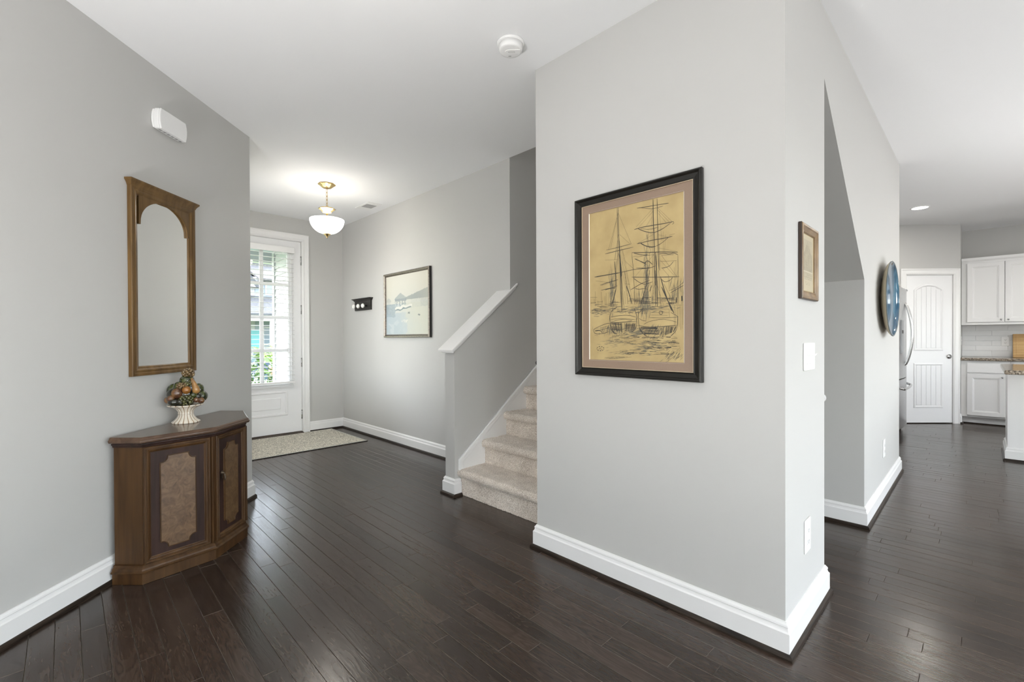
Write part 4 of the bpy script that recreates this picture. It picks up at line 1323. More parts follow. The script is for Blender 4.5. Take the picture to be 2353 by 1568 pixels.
# triangulable strip version of the arch board
vs, fs = [], []
arc = [(cr_ * math.cos(math.pi - math.pi * i / 24), cz0 + (cz1 - cz0) * math.sin(math.pi * i / 24)) for i in range(25)]
xs = [-ow] + [a[0] for a in arc] + [ow]
lowz = [.812] + [a[1] for a in arc] + [.812]
lowz[1] = lowz[-2] = .812
for yy in (-.0195, -.009):
    for x, z in zip(xs, lowz):
        vs += [(x, yy, z), (x, yy, mh - .045)]
nn = len(xs)
for b in (0, 1):
    for i in range(nn - 1):
        o_ = b * nn * 2 + i * 2
        fs.append((o_, o_ + 2, o_ + 3, o_ + 1))
for i in range(nn - 1):
    fs.append((i * 2, nn * 2 + i * 2, nn * 2 + i * 2 + 2, i * 2 + 2))
MB().add(vs, fs).build('arch_board', 'mirror_wood', MI)
cor = [(.001, 0), (.002, .006), (.007, .016), (.013, .024), (.016, .028), (.016, .036), (.0, .036)]
path = [(mw / 2, -.001), (mw / 2, -.0235), (-mw / 2, -.0235), (-mw / 2, -.001)]
MB().sweep(path[::-1], [(-o_, mh - .006 + z) for o_, z in cor]).box(-mw / 2, mw / 2, -.0235, -.001, mh - .004, mh + .0295).build('cornice', 'mirror_wood', MI)
MB().box(-ow - .002, ow + .002, -.0080, -.002, .046, mh - .046).build('mirror_glass', 'mirror', MI)

# ------------------------------------------------------------------ door chime
CH = thing('door_chime', 'white plastic door chime box high on the wall above the mirror', 'chime', (LX + Q * .828, LY - Q * .828, 2.443), R(135))


def pillow(w_, h_, bulge, n=10):
    p = []
    for i in range(n + 1):
        t = -1 + 2 * i / n
        p.append((w_ / 2 + bulge * (1 - t * t), -h_ / 2 + h_ * i / n))
    for i in range(n + 1):
        t = -1 + 2 * i / n
        p.append((-w_ / 2 - bulge * (1 - t * t), h_ / 2 - h_ * i / n))
    return p


for nm, w_, h_, y_0, y_1 in (('back_plate', .200, .104, -.012, -.0005), ('housing', .196, .112, -.038, -.012), ('cover', .190, .114, -.048, -.038)):
    MB().prism(pillow(w_, h_, .011), y_0, y_1).build(nm, 'white_plastic', CH, bevel=.004)
for i in range(6):
    MB().box(-.082 + .03 * i, -.062 + .03 * i, -.030, -.018, -.0572, -.0555).build('sound_slot', 'grey_slot', CH)

# ------------------------------------------------------------------ coat hook rack
HK = thing('coat_rack', 'small black wooden peg rack with white porcelain knobs in the foyer corner', 'coat rack', (-5.475, YW4, 1.565), 0)
MB().box(-.215, .215, -.022, -.001, 0, .125).build('board', 'black_wood', HK, bevel=.003)
MB().sweep([(-.215, -.001), (-.215, -.022), (.215, -.022), (.215, -.001)], [(0, .118), (-.006, .120), (-.014, .134), (-.030, .144), (-.032, .150), (0, .150)]).box(-.215, .215, -.022, -.001, .120, .1495).build('shelf_crown', 'black_wood', HK)
pg = None
for x in (-.130, -.005, .120):
    a = MB().lathe([(.012, .022), (.008, .030), (.007, .060), (.010, .066)], (0, 0, 0), 14, axis='y').build('peg', 'black_wood', HK, loc=(x, 0, .050))
    MB().lathe([(.0, .060), (.020, .062), (.029, .072), (.028, .084), (.016, .094), (0, .096)], (0, 0, 0), 20, axis='y').build('knob', 'porcelain', a)

# ------------------------------------------------------------------ switches and outlets
SW = thing('light_switch', 'white three toggle light switch plate below the small engraving', 'switch', (XC2, 2.264, 1.122), R(90))
MB().box(-.082, .082, -.007, -.0005, -.058, .058).build('plate', 'white_plastic', SW, bevel=.003)
for x in (-.046, 0, .046):
    MB().box(x - .006, x + .006, -.0078, -.006, -.013, .013).build('slot', 'white_plastic', SW)
    MB().prism([(-.007, -.006), (-.020, .006), (-.022, .013), (-.007, .008)], x - .004, x + .004, 'yz').build('toggle', 'white_plastic', SW)
    for z in (-.030, .030):
        MB().lathe([(.0032, .007), (.0030, .0082), (0, .0085)], (x, 0, z), 10, axis='y').build('screw', 'white_plastic', SW)


def outlet(label, loc, rz, s=1.0):
    O = thing('wall_outlet', label, 'outlet', loc, rz)
    MB().box(-.038 * s, .038 * s, -.006, -.0005, -.062 * s, .062 * s).build('plate', 'white_plastic', O, bevel=.003)
    for z in (-.021 * s, .021 * s):
        f = MB().prism([(-.017, -.012), (.017, -.012), (.017, .009), (.010, .0145), (-.010, .0145), (-.017, .009)], -.0085, -.005).build('receptacle', 'white_plastic', O, loc=(0, 0, z))
        MB().box(-.0075, -.0055, -.0088, -.008, -.004, .006).box(.0055, .0075, -.0088, -.008, -.004, .006).lathe([(.0025, .008), (.0025, .0088)], (0, 0, -.008), 8, axis='y').build('slots', 'dark_slot', f)
    return O


outlet('white wall outlet low beside the near baseboard corner', (XC2, 2.238, .368), R(90), 1.12)
outlet('white wall outlet low under the blue platter', (XC2, 4.400, .366), R(90), 1.08)
NB = thing('wall_bumper', 'small round grey wall bumper inside the niche edge', 'bumper', (-.748, YC4, .800), 0)
MB().lathe([(.030, .0005), (.030, .006), (.024, .010), (.022, .014), (.012, .011), (0, .010)], (0, 0, 0), 24, axis='y').build('pad', 'white_plastic', NB)

# ------------------------------------------------------------------ ceiling things
SD = thing('smoke_detector', 'round white smoke detector on the hall ceiling', 'smoke detector', (-1.712, 1.668, H), R(45))
MB().lathe([(.070, -.0003), (.070, -.007), (.067, -.011), (.062, -.012)], n=48).build('mounting_ring', 'white_plastic', SD)
MB().lathe([(.0605, -.010), (.0605, -.038), (.058, -.043), (.050, -.045), (0, -.045)], n=48).build('body', 'white_plastic', SD)
MB().prism([(.030 * math.cos(math.pi / 2 + math.pi * i / 12), .018 * math.sin(math.pi / 2 + math.pi * i / 12)) for i in range(13)] + [(.048, -.018), (.048, .018)], -.0475, -.0445, 'xy').build('button', 'white_plastic', SD, bevel=.001)
MB().tube([(-.006, .004, -.0478), (-.014, 0, -.0478), (-.006, -.004, -.0478), (.018, -.004, -.0478), (.022, 0, -.0478), (.018, .004, -.0478)], .0008, 6, closed=True).build('button_rim', 'grey_slot', SD)
MB().box(-.012, .002, .036, .042, -.0456, -.0446).build('indicator', 'grey_slot', SD)
MB().box(.02, .032, .0592, .0612, -.026, -.019).build('vent_slot', 'grey_slot', SD, rz=R(10))

VT = thing('ceiling_vent', 'white louvred air vent in the foyer ceiling behind the pendant', 'vent', (-4.955, 2.52, H), 0)
MB().box(-.165, .165, -.085, .085, -.006, -.0003).build('face_plate', 'white_plastic', VT, bevel=.003)
MB().box(-.055, .085, -.060, .060, -.0068, -.006).build('grille_opening', 'vent_grey', VT)
for i in range(7):
    y_ = -.050 + .0165 * i
    MB().add([(-.054, y_ - .005, -.0125), (.084, y_ - .005, -.0125), (.084, y_ + .004, -.0069), (-.054, y_ + .004, -.0069), (-.054, y_ - .004, -.0130), (.084, y_ - .004, -.0130), (.084, y_ + .005, -.0075), (-.054, y_ + .005, -.0075)],
             [(0, 1, 2, 3), (4, 7, 6, 5), (0, 4, 5, 1), (2, 6, 7, 3), (0, 3, 7, 4), (1, 5, 6, 2)]).build('louvre', 'white_plastic', VT)


def recessed(label, x, y, watts, group='recessed ceiling lights', r=.075):
    o = thing('recessed_light', label, 'ceiling light', (x, y, H), 0, group)
    MB().lathe([(r + .018, -.0003), (r + .016, -.004), (r + .002, -.006), (r, -.002)], n=40, cap=False).build('trim_ring', 'white_plastic', o)
    MB().lathe([(r + .0005, -.0022), (r * .6, -.0036), (0, -.004)], n=40).build('lens', 'led', o)
    d = bpy.data.lights.new('recessed_light_glow', 'AREA')
    d.shape = 'DISK'
    d.size = r * 1.8
    d.energy = watts
    d.color = (1, .95, .87)
    l = bpy.data.objects.new('recessed_light_glow', d)
    COL.objects.link(l)
    l.parent = o
    l.location = (0, 0, -.012)
    return o


recessed('round recessed light in the kitchen ceiling left of the white cabinets', -.521, 7.31, 9)
for i, (x, y) in enumerate([(1.0, 7.6), (2.6, 7.6), (1.0, 5.6)]):  # assumed further recessed lights, outside the view
    recessed(['round recessed light over the far end of the island', 'round recessed light over the sink side of the kitchen', 'round recessed light between the hall and the island'][i], x, y, 9)

# pendant
PE = thing('pendant_light', 'lit brass pendant lamp with white glass bowl hanging in the foyer', 'pendant lamp', (-4.54, 1.868, H), R(20))
octo = lambda t, z: 1 + .035 * math.cos(8 * t)
MB().lathe([(.080, -.0003), (.082, -.004), (.078, -.009), (.060, -.020), (.049, -.032), (.042, -.037), (.020, -.042), (0, -.043)], n=48, mod=octo).build('canopy', 'brass', PE)
zt = -.043
for i in range(5):
    z = zt - .022 - .036 * i
    loop = []
    for q in range(16):
        t = 2 * math.pi * q / 16
        a, b = .0085 * math.cos(t), .0235 * math.sin(t)
        loop.append((a, 0, z + b) if i % 2 == 0 else (0, a, z + b))
    MB().tube(loop, .0022, 7, closed=True).build('chain_link', 'brass', PE)
MB().lathe([(.012, -.222), (.020, -.228), (.064, -.236), (.080, -.246), (.076, -.250), (.058, -.262), (.044, -.276), (.038, -.286), (.012, -.288), (0.011, -.289)], n=48, mod=octo).build('collar', 'brass', PE)
MB().tube([(0.013 * math.cos(t), 0, -.222 + .013 * math.sin(t)) for t in [math.pi * q / 8 for q in range(9)]], .0024, 7).build('loop', 'brass', PE)
MB().lathe([(.0075, -.286), (.0075, -.345)], n=16).build('stem', 'brass', PE)
zr = -.352
bp_ = []
for i in range(15):
    t = math.pi / 2 * i / 14
    bp_.append((.160 * math.cos(t * .97) ** .92 if i < 14 else .02, zr - .008 - .130 * math.sin(t) ** 1.12))
inner = [(r * .965, z + .006) for r, z in bp_[::-1]]
MB().lathe([(.155, zr - .002), (.160, zr)] + [(.1605, zr - .006)] + bp_, n=56, cap=False).lathe(inner + [(.155, zr - .002)], n=56, cap=False, mi=1).build('glass_bowl', ['bowl_glow', 'bowl_inside'], PE)
MB().lathe([(.030, zr - .136), (.036, zr - .142), (.030, zr - .148), (.020, zr - .156), (.012, zr - .166), (.006, zr - .170), (.008, zr - .175), (.006, zr - .181), (0, zr - .183)], n=24).build('finial', 'brass', PE)
for a in (0, 120, 240):
    MB().ball((.07 * math.cos(R(a)), .07 * math.sin(R(a)), zr - .035), .026, sz=1.3).build('bulb', 'dish_glow', PE)
d = bpy.data.lights.new('pendant_glow', 'POINT')
d.energy = 0.3
d.color = (1, .95, .87)
d.shadow_soft_size = .06
l = bpy.data.objects.new('pendant_glow', d)
COL.objects.link(l)
l.parent = PE
l.location = (0, 0, zr + .022)

# hall ceiling fixture just above the frame
FM = thing('flush_ceiling_light', 'lit flush ceiling lamp just above the top edge of the view', 'ceiling lamp', (-1.65, .83, H), 0)
MB().lathe([(.13, -.0003), (.135, -.010), (.125, -.020), (.05, -.024)], n=40).build('pan', 'brass', FM)
MB().lathe([(.150, -.026), (.150, -.034), (.128, -.062), (.090, -.086), (.045, -.100), (0, -.104)] + [(0, -.026)][:0], n=48).build('glass_dish', 'dish_glow', FM)
d = bpy.data.lights.new('flush_glow', 'POINT')
d.energy = 1.0
d.color = (1, .95, .88)
d.shadow_soft_size = .12
l = bpy.data.objects.new('flush_glow', d)
COL.objects.link(l)
l.parent = FM
l.location = (0, 0, -.24)


# ------------------------------------------------------------------ fill lamps and bounce rug added outside the view to light the room
def fill_table_lamp(label, tlabel, x, y):  # unseen lamp and table, added as soft fill for walls and ceiling
    S = thing('side_table', tlabel, 'table', (x, y, 0), 0)
    MB().lathe([(.25, .262), (.26, .27), (.26, .288), (.25, .295), (0, .295)], n=40).build('top', 'walnut_top', S)
    MB().lathe([(.17, .001), (.17, .015), (.05, .04), (.025, .08), (.022, .21), (.06, .262)], n=28).build('pedestal', 'walnut', S)
    T = thing('table_lamp', label, 'table lamp', (x, y, .296), 0)
    MB().lathe([(.075, 0), (.08, .01), (.05, .03), (.085, .10), (.095, .16), (.06, .24), (.018, .28), (.012, .34), (0.010, .44)], n=32).build('base', 'porcelain', T)
    MB().lathe([(.20, .36), (.15, .64), (.148, .64), (.198, .36)], n=40, cap=False).build('shade', 'shade_glow', T)


fill_table_lamp('lit white table lamp on the low round table behind the viewpoint', 'low round walnut side table behind the viewpoint', .65, -.78)
fill_table_lamp('lit white table lamp on the low round table near the kitchen', 'low round walnut side table near the kitchen', 2.9, 4.5)


def fill_uplight(label, x, y, watts):  # unseen can added to throw fill light up at the ceiling
    U = thing('uplight', label, 'floor uplight', (x, y, 0), 0)
    MB().lathe([(.15, .001), (.16, .006), (.16, .30), (.155, .31), (.150, .30), (.150, .27)], n=36, cap=False).build('can', 'white_plastic', U)
    MB().lathe([(.150, .27), (0, .27)], n=36).build('lens', 'led', U)
    d = bpy.data.lights.new('uplight_glow', 'AREA')
    d.shape = 'DISK'
    d.size = .28
    d.energy = watts
    d.color = (1, .99, .98)
    l = bpy.data.objects.new('uplight_glow', d)
    COL.objects.link(l)
    l.parent = U
    l.location = (0, 0, .315)
    l.rotation_euler = (math.pi, 0, 0)


fill_uplight('white can uplight on the floor behind the viewpoint near the mirror wall', -.90, -1.05, 76)
fill_uplight('white can uplight on the floor right of the viewpoint', 1.9, 2.75, 9)
fill_uplight('white can uplight on the floor near the kitchen island', 1.6, 5.2, 42)
AR = thing('area_rug', 'large cream wool rug on the great room floor behind the viewpoint', 'rug', (2.6, .4, 0), 0)  # unseen, added to bounce window light up to the ceiling
MB().box(-.95, 1.5, -2.6, 2.0, .001, .012).build('pile', 'cream_rug', AR, bevel=.003)

# unseen lamp added upstairs to brighten the dark upper stairwell
UL = thing('upstairs_ceiling_lamp', 'round lit ceiling lamp high above the stairwell', 'ceiling lamp', (-2.3, 4.3, 5.4), 0)
MB().lathe([(.15, -.0003), (.15, -.03), (.10, -.07), (0, -.085)], n=36).build('dish', 'bowl_glow', UL)
d = bpy.data.lights.new('upstairs_glow', 'POINT')
d.energy = 9
d.shadow_soft_size = .1
l = bpy.data.objects.new('upstairs_glow', d)
COL.objects.link(l)
l.parent = UL
l.location = (0, 0, -.2)

# ------------------------------------------------------------------ walnut corner cabinet
CSX = .8325
CB = thing('walnut_cabinet', 'low walnut cabinet with canted corners and burl panels under the mirror', 'cabinet', (LX + Q * CSX, LY - Q * CSX, 0), R(135))
hx, hf, d0, d1, d2 = .4025, .1425, .034, .178, .362
foot = [(-hx, -d0), (-hx, -d1), (-hf, -d2), (hf, -d2), (hx, -d1), (hx, -d0)]       # outside lies to the RIGHT of this path


def flip(pr):
    return [(-o_, z) for o_, z in pr]


def shrink(e):
    return [(-hx + e, -d0), (-hx + e, -d1 + e * .5), (-hf + e * .3, -d2 + e), (hf - e * .3, -d2 + e), (hx - e, -d1 + e * .5), (hx - e, -d0)]


MB().prism(shrink(.006), .02, .695, 'xy').build('carcase', 'walnut', CB)
MB().sweep(foot, flip([(-.02, .001), (.010, .001), (.010, .052), (.018, .056), (.020, .062), (.012, .068), (.010, .076), (.003, .084), (.003, .092), (-.02, .096)])).build('plinth', 'walnut', CB)
MB().sweep(foot, flip([(-.02, .672), (.001, .674), (.003, .682), (.009, .688), (.009, .694), (-.02, .696)])).build('frieze_moulding', 'walnut_dark', CB)
tp = MB()
rims = [(.010, .697), (.022, .699), (.026, .706), (.026, .712), (.022, .716), (.020, .722), (.014, .727)]
tp.sweep(foot, flip([(-.01, .697)] + rims), caps=True)
tp.prism([(-hx - .014, -d0), (-hx - .014, -d1 - .007), (-hf - .005, -d2 - .014), (hf + .005, -d2 - .014), (hx + .014, -d1 - .007), (hx + .014, -d0)], .6972, .727, 'xy')
tp.build('top', 'walnut_top', CB)


def notched(x0, x1, z0, z1, r=.026, st=.006):
    p = []
    for cx, cz, a0 in ((x0, z0, 90), (x1, z0, 180), (x1, z1, 270), (x0, z1, 0)):
        for i in range(9):
            t = R(a0 - 90 * i / 8)
            p.append((cx + r * math.cos(t), cz + r * math.sin(t)))
    # insert little steps next to each concave corner
    out = []
    n = 9
    for c in range(4):
        seg = p[c * n:(c + 1) * n]
        cx, cz = ((x0, z0), (x1, z0), (x1, z1), (x0, z1))[c]
        s0, s1 = Vector(seg[0]), Vector(seg[-1])
        q = Vector((cx, cz))
        d0_ = (s0 - q).normalized()
        d1_ = (s1 - q).normalized()
        inn = -(d0_ + d1_)
        out += [tuple(s0 + d0_ * st), tuple(s0 + d0_ * st + d1_ * st)] + [tuple(Vector(t) + (d0_ + d1_) * st) for t in seg[1:-1]] + [tuple(s1 + d1_ * st + d0_ * st), tuple(s1 + d1_ * st)]
    return out


def cab_panel(ox, oy, ang, wd, z0, z1, door):
    """one framed face of the cabinet; local x to the right, outside at -y"""
    D = MB()
    D.ring(rect(0, wd, z0, z1), [(0, .004), (0, -.006), (.003, -.010), (.009, -.010), (.012, -.006), (.015, -.006), (.018, -.009), (.023, -.007), (.027, -.002), (.030, -.001), (.031, .003)])
    o = D.build('door' if door else 'panel', 'walnut', CB, loc=(ox, oy, 0), rz=ang)
    MB().box(.029, wd - .029, -.0005, .004, z0 + .029, z1 - .029).build('field', 'walnut_dark', o)
    a, b, c, d_ = .029 + .038, wd - .029 - .038, z0 + .029 + .024, z1 - .029 - .028
    pl = notched(a, b, c, d_)
    MB().prism(pl, -.0055, -.0004).build('burl_inset', 'burl', o)
    MB().ring(pl, [(0, -.0004), (.001, -.0085), (.0035, -.0085), (.005, -.005)]).build('inset_bead', 'walnut', o)
    if door:
        hx_, hz = .046, .435
        MB().lathe([(.009, -.002), (.010, .002), (.006, .005), (.004, .012), (.0, .014)], (hx_, -.006, hz + .022), 14, axis='y').box(hx_ - .005, hx_ + .005, -.0085, -.005, hz - .01, hz + .032).build('escutcheon', 'bronze_pull', o)
        MB().tube([(hx_, -.018, hz + .020), (hx_ + .004, -.021, hz + .006), (hx_ + .006, -.021, hz - .008), (hx_ + .003, -.020, hz - .020)], [.0025, .0035, .005, .0065], 10).build('drop_pull', 'bronze_pull', o)
    return o


dl = math.hypot(hx - hf, d2 - d1)
ang = math.atan2(-(d2 - d1), hx - hf)
cab_panel(-hx + .004, -d1 - .003, ang, dl - .024, .094, .674, False)
MB().box(-hf - .012, -hf + .012, -d2 - .001, -d2 + .012, .094, .674).build('corner_post', 'walnut', CB, bevel=.003)
cab_panel(-hf + .012, -d2 + .000, 0, 2 * hf - .024, .094, .674, True)
MB().box(hf - .012, hf + .012, -d2 - .001, -d2 + .012, .094, .674).build('corner_post', 'walnut', CB, bevel=.003)
cab_panel(hf + .008, -d2 + .003, -ang, dl - .024, .094, .674, False)

# ------------------------------------------------------------------ ceramic fruit centrepiece
FS, FO = .842, .112
FC = thing('fruit_centrepiece', 'glazed ceramic fruit pile in a cream pedestal bowl on the walnut cabinet', 'centrepiece', (LX + Q * FS + Q * FO, LY - Q * FS + Q * FO, .7272), R(81))
FC.scale = (.95, .95, .97)
flute = lambda t, z: 1 + (.035 * math.cos(16 * t))
k = N('cream_fluted_ceramic')
sepz = k.n('SeparateXYZ')
tcx = k.n('TexCoord')
k.l(tcx.outputs['Object'], sepz.inputs[0])
at = k.n('Math', operation='ARCTAN2')
k.l(sepz.outputs[1], at.inputs[0])
k.l(sepz.outputs[0], at.inputs[1])
m12 = k.n('Math', operation='MULTIPLY')
m12.inputs[1].default_value = 16
k.l(at.outputs[0], m12.inputs[0])
cs = k.n('Math', operation='COSINE')
k.l(m12.outputs[0], cs.inputs[0])
cs2 = k.n('Math', operation='MULTIPLY_ADD')
cs2.inputs[1].default_value = cs2.inputs[2].default_value = .5
k.l(cs.outputs[0], cs2.inputs[0])
k.l(ramp(k, cs2.outputs[0], [(0.0, (.17, .09, .035)), (.05, (.50, .38, .25)), (.16, (.74, .68, .58))]), k.b.inputs['Base Color'])
k.set(Roughness=.16, Coat_Weight=.5)
MT['compote'] = k.m
MB().lathe([(.069, 0), (.071, .004), (.070, .008), (.056, .018), (.043, .034), (.038, .048), (.0385, .052), (.041, .055), (.038, .058), (.040, .068), (.054, .086), (.076, .098), (.090, .103), (.092, .107), (.088, .109), (.070, .100), (.02, .085), (0, .083)], n=72, mod=flute).build('pedestal_bowl', 'compote', FC)


def glaze(name, c1, c2, sc=14):
    k = N(name)
    n1 = k.n('TexNoise')
    n1.inputs['Scale'].default_value = sc * 3
    n1.inputs['Detail'].default_value = 4
    k.l(coords(k), n1.inputs['Vector'])
    k.l(ramp(k, n1.outputs[0], [(.35, c1), (.65, c2)]), k.b.inputs['Base Color'])
    k.set(Roughness=.14, Coat_Weight=.6, Coat_Roughness=.04)
    MT[name] = k.m


glaze('green_melon_glaze', (.010, .014, .005), (.070, .085, .020))
glaze('orange_glaze', (.16, .055, .010), (.34, .15, .030))
glaze('plum_glaze', (.055, .018, .012), (.17, .085, .030))
glaze('gourd_glaze', (.10, .045, .012), (.38, .20, .060), 6)
glaze('grape_glaze', (.012, .012, .009), (.115, .115, .035), 20)
glaze('nut_glaze', (.05, .028, .010), (.24, .155, .060), 22)
glaze('black_olive_glaze', (.006, .006, .004), (.020, .020, .010))
rnd = random.Random(5)
fr_ = [('melon', 'green_melon_glaze', (0.005, 0, .248), .034, 1.15, 1, .95),
       ('orange', 'orange_glaze', (.004, -.052, .196), .0235, 1, 1, 1),
       ('plum', 'plum_glaze', (-.042, -.040, .180), .031, 1, 1, 1.05),
       ('plum', 'plum_glaze', (.052, -.062, .136), .016, 1, 1, 1),
       ('melon', 'green_melon_glaze', (.078, -.010, .152), .034, 1.0, 1, .95),
       ('apple', 'plum_glaze', (-.082, -.020, .140), .024, 1, 1, .95),
       ('pear', 'black_olive_glaze', (-.055, -.052, .130), .026, 1.3, 1, .8),
       ('apple', 'green_melon_glaze', (-.058, .035, .190), .038, 1, 1, 1.1),
       ('apple', 'plum_glaze', (.040, .050, .170), .042, 1, 1, 1),
       ('pear', 'green_melon_glaze', (-.030, .060, .140), .042, 1.1, 1, .9),
       ('fig', 'green_melon_glaze', (.038, -.052, .166), .018, 1, 1, 1),
       ('fig', 'black_olive_glaze', (.060, -.040, .155), .020, 1, 1, 1),
       ('apple', 'black_olive_glaze', (-.060, -.018, .170), .034, 1, 1, 1.1),
       ('apple', 'plum_glaze', (-.072, -.046, .150), .022, 1, 1, 1),
       ('fig', 'black_olive_glaze', (.030, -.030, .205), .030, 1, 1, 1.2),
       ('pear', 'green_melon_glaze', (.066, .010, .190), .032, .9, 1, 1.2),
       ('fig', 'green_melon_glaze', (-.034, -.022, .215), .028, 1, 1, 1.1),
       ('fig', 'black_olive_glaze', (-.026, -.066, .132), .020, 1.2, 1, .8),
       ('fig', 'plum_glaze', (.076, -.045, .130), .019, 1, 1, 1),
       ('core_fruit', 'black_olive_glaze', (0, .005, .165), .060, 1, 1, 1.25)]
for nm, mt, c, r, sx, sy, sz in fr_:
    lob = (lambda d: .035 * math.cos(7 * math.atan2(d.y, d.x))) if nm == 'melon' else None
    MB().ball(c, r, sx, sy, sz, 20, bumpf=lob).build(nm, mt, FC)


def cluster(name, mt, c, R0, r, n, sx=1, sz=1):
    m = MB()
    m.ball(c, R0 * .85, sx, 1, sz, 12)
    for i in range(n):
        z = 1 - 2 * (i + .5) / n
        t = i * 2.39996
        q = math.sqrt(1 - z * z)
        m.ball((c[0] + R0 * sx * q * math.cos(t), c[1] + R0 * q * math.sin(t), c[2] + R0 * sz * z), r * rnd.uniform(.8, 1.15), n=8)
    m.build(name, mt, FC)


cluster('grape_cluster', 'grape_glaze', (.002, -.062, .137), .028, .0085, 46, 1.25, .9)
cluster('berry_cluster', 'nut_glaze', (.014, -.004, .292), .024, .0085, 38, 1.15, 1)
cluster('nut_cluster', 'nut_glaze', (-.020, -.044, .222), .018, .008, 22, 1.3, .8)
cluster('nut_cluster', 'grape_glaze', (.012, -.040, .232), .018, .007, 24, 1.3, .8)
MB().tube([(.030, -.040, .262), (.036, -.046, .245), (.043, -.052, .225), (.050, -.056, .205), (.053, -.056, .186), (.053, -.054, .174)], [.007, .011, .0145, .019, .021, .010], 18).build('gourd', 'gourd_glaze', FC)
MB().tube([(.018, -.004, .314), (.020, -.004, .324)], .003, 6).build('stem', 'nut_glaze', FC)

# ------------------------------------------------------------------ door mat rug
RG = thing('entry_rug', 'grey and sand patterned rug lying inside the front door', 'rug', (-5.560, 1.85, 0), 0)
rx, ry = .512, .690
MB().box(-rx + .022, rx - .022, -ry + .022, ry - .022, .0015, .0085).build('pile', 'rug', RG)
rb = MB().ring([(-rx, -ry), (rx, -ry), (rx, ry), (-rx, ry)], [(.003, .0080), (.023, .0084)]).build('border', 'rug_edge', RG)
rb.data.transform(Matrix(((1, 0, 0, 0), (0, 0, 1, 0), (0, 1, 0, 0), (0, 0, 0, 1))))
MB().box(-rx, rx, -ry, ry, .0006, .0070).build('backing', 'rug_backing', RG)

# ------------------------------------------------------------------ blue platter on the wall
PL = thing('ceramic_platter', 'large blue glazed ceramic platter hanging on the wall near the kitchen', 'platter', (XC2, 4.400, 1.486), R(90))
SXP, SZP = .358, .279


def oval(prof, n=64):
    vs, fs = [], []
    for r, yy in prof:
        for i in range(n):
            t = 2 * math.pi * i / n
            wob = 1 + (.006 * math.sin(3 * t + 1) + .004 * math.sin(7 * t)) * r
            vs.append((SXP * r * wob * math.cos(t), -yy, SZP * r * wob * math.sin(t)))
    for a in range(len(prof) - 1):
        for i in range(n):
            j = (i + 1) % n
            fs.append((a * n + i, a * n + j, (a + 1) * n + j, (a + 1) * n + i))
    return MB().add(vs, fs, True)


oval([(.02, .012), (.48, .012), (.50, .002), (.53, .002), (.555, .011), (.66, .014), (.76, .019), (.85, .026), (.92, .035), (.97, .045), (.995, .053)]).build('outside', 'stoneware', PL)
oval([(.995, .053), (1.0, .0555), (.988, .058), (.977, .0555)]).build('rim', 'rim_glaze', PL)
oval([(.977, .0555), (.955, .048), (.90, .0375), (.80, .028), (.66, .021), (.45, .017), (.25, .016), (.01, .0155)]).build('glazed_inside', 'blue_glaze', PL)

# ------------------------------------------------------------------ refrigerator
FG = thing('refrigerator', 'stainless french door refrigerator with curved handles beside the pantry door', 'refrigerator', (-.722, 7.400, 0), R(90))
# local x -> +y world, local -y -> +x world (front)
MB().box(-.455, .455, .0, .66, .045, 1.775).build('case', 'fridge_grey', FG, bevel=.006)


def curved_door(name, x0, x1, z0, z1, cen, parent, bow=.030, d=.030):
    n = 10
    vs, fs = [], []
    for z in (z0, z1):
        for i in range(n + 1):
            x = x0 + (x1 - x0) * i / n
            vs.append((x, -d - bow * (1 - ((x) / .46) ** 2), z))
        for i in range(n + 1):
            x = x1 - (x1 - x0) * i / n
            vs.append((x, -.003, z))
    m_ = 2 * (n + 1)
    fs = [tuple(range(m_)), tuple(range(2 * m_ - 1, m_ - 1, -1))] + [(i, (i + 1) % m_, m_ + (i + 1) % m_, m_ + i) for i in range(m_)]
    return MB().add(vs, fs).build(name, 'steel', parent, bevel=.004)


dlf = curved_door('door', -.455, -.003, .700, 1.790, 0, FG)
drt = curved_door('door', .003, .455, .700, 1.790, 0, FG)
dfz = curved_door('freezer_drawer', -.455, .455, .105, .690, 0, FG)
MB().box(-.44, .44, .02, .05, .0, .10).build('kick_grille', 'dark_slot', FG)
for x, dd in ((-.035, dlf), (.035, drt)):
    pts = []
    for i in range(19):
        t = i / 18
        pts.append((x, -.066 - .060 * math.sin(math.pi * t) ** .75, .865 + .735 * t))
    pts = [(x, -.05, .850)] + pts + [(x, -.05, 1.615)]
    MB().tube(pts, .0125, 12).build('handle', 'chrome', dd)
pts = [(-.40, -.035, .600), (-.395, -.065, .590), (-.37, -.083, .585)] + [(-.35 + .70 * i / 12, -.087 - .012 * math.sin(math.pi * i / 12), .582) for i in range(13)] + [(.37, -.083, .585), (.395, -.065, .590), (.40, -.035, .600)]
MB().tube(pts, .0135, 12).build('handle', 'chrome', dfz)
for x in (-.40, .40):
    MB().box(x - .05, x + .05, -.045, .05, 1.792, 1.812).build('hinge_cover', 'fridge_grey', FG, bevel=.005)
MB().box(-.32, -.14, -.0595, -.040, 1.00, 1.40).build('dispenser', 'fridge_grey', dlf, bevel=.004)
MB().box(-.30, -.16, -.0605, -.050, 1.24, 1.28).build('dispenser_slot', 'dark_slot', dlf)
for x in (-.40, .40):
    MB().box(x - .03, x + .03, .05, .11, 0, .05).build('foot', 'dark_slot', FG)

# ------------------------------------------------------------------ kitchen cabinets


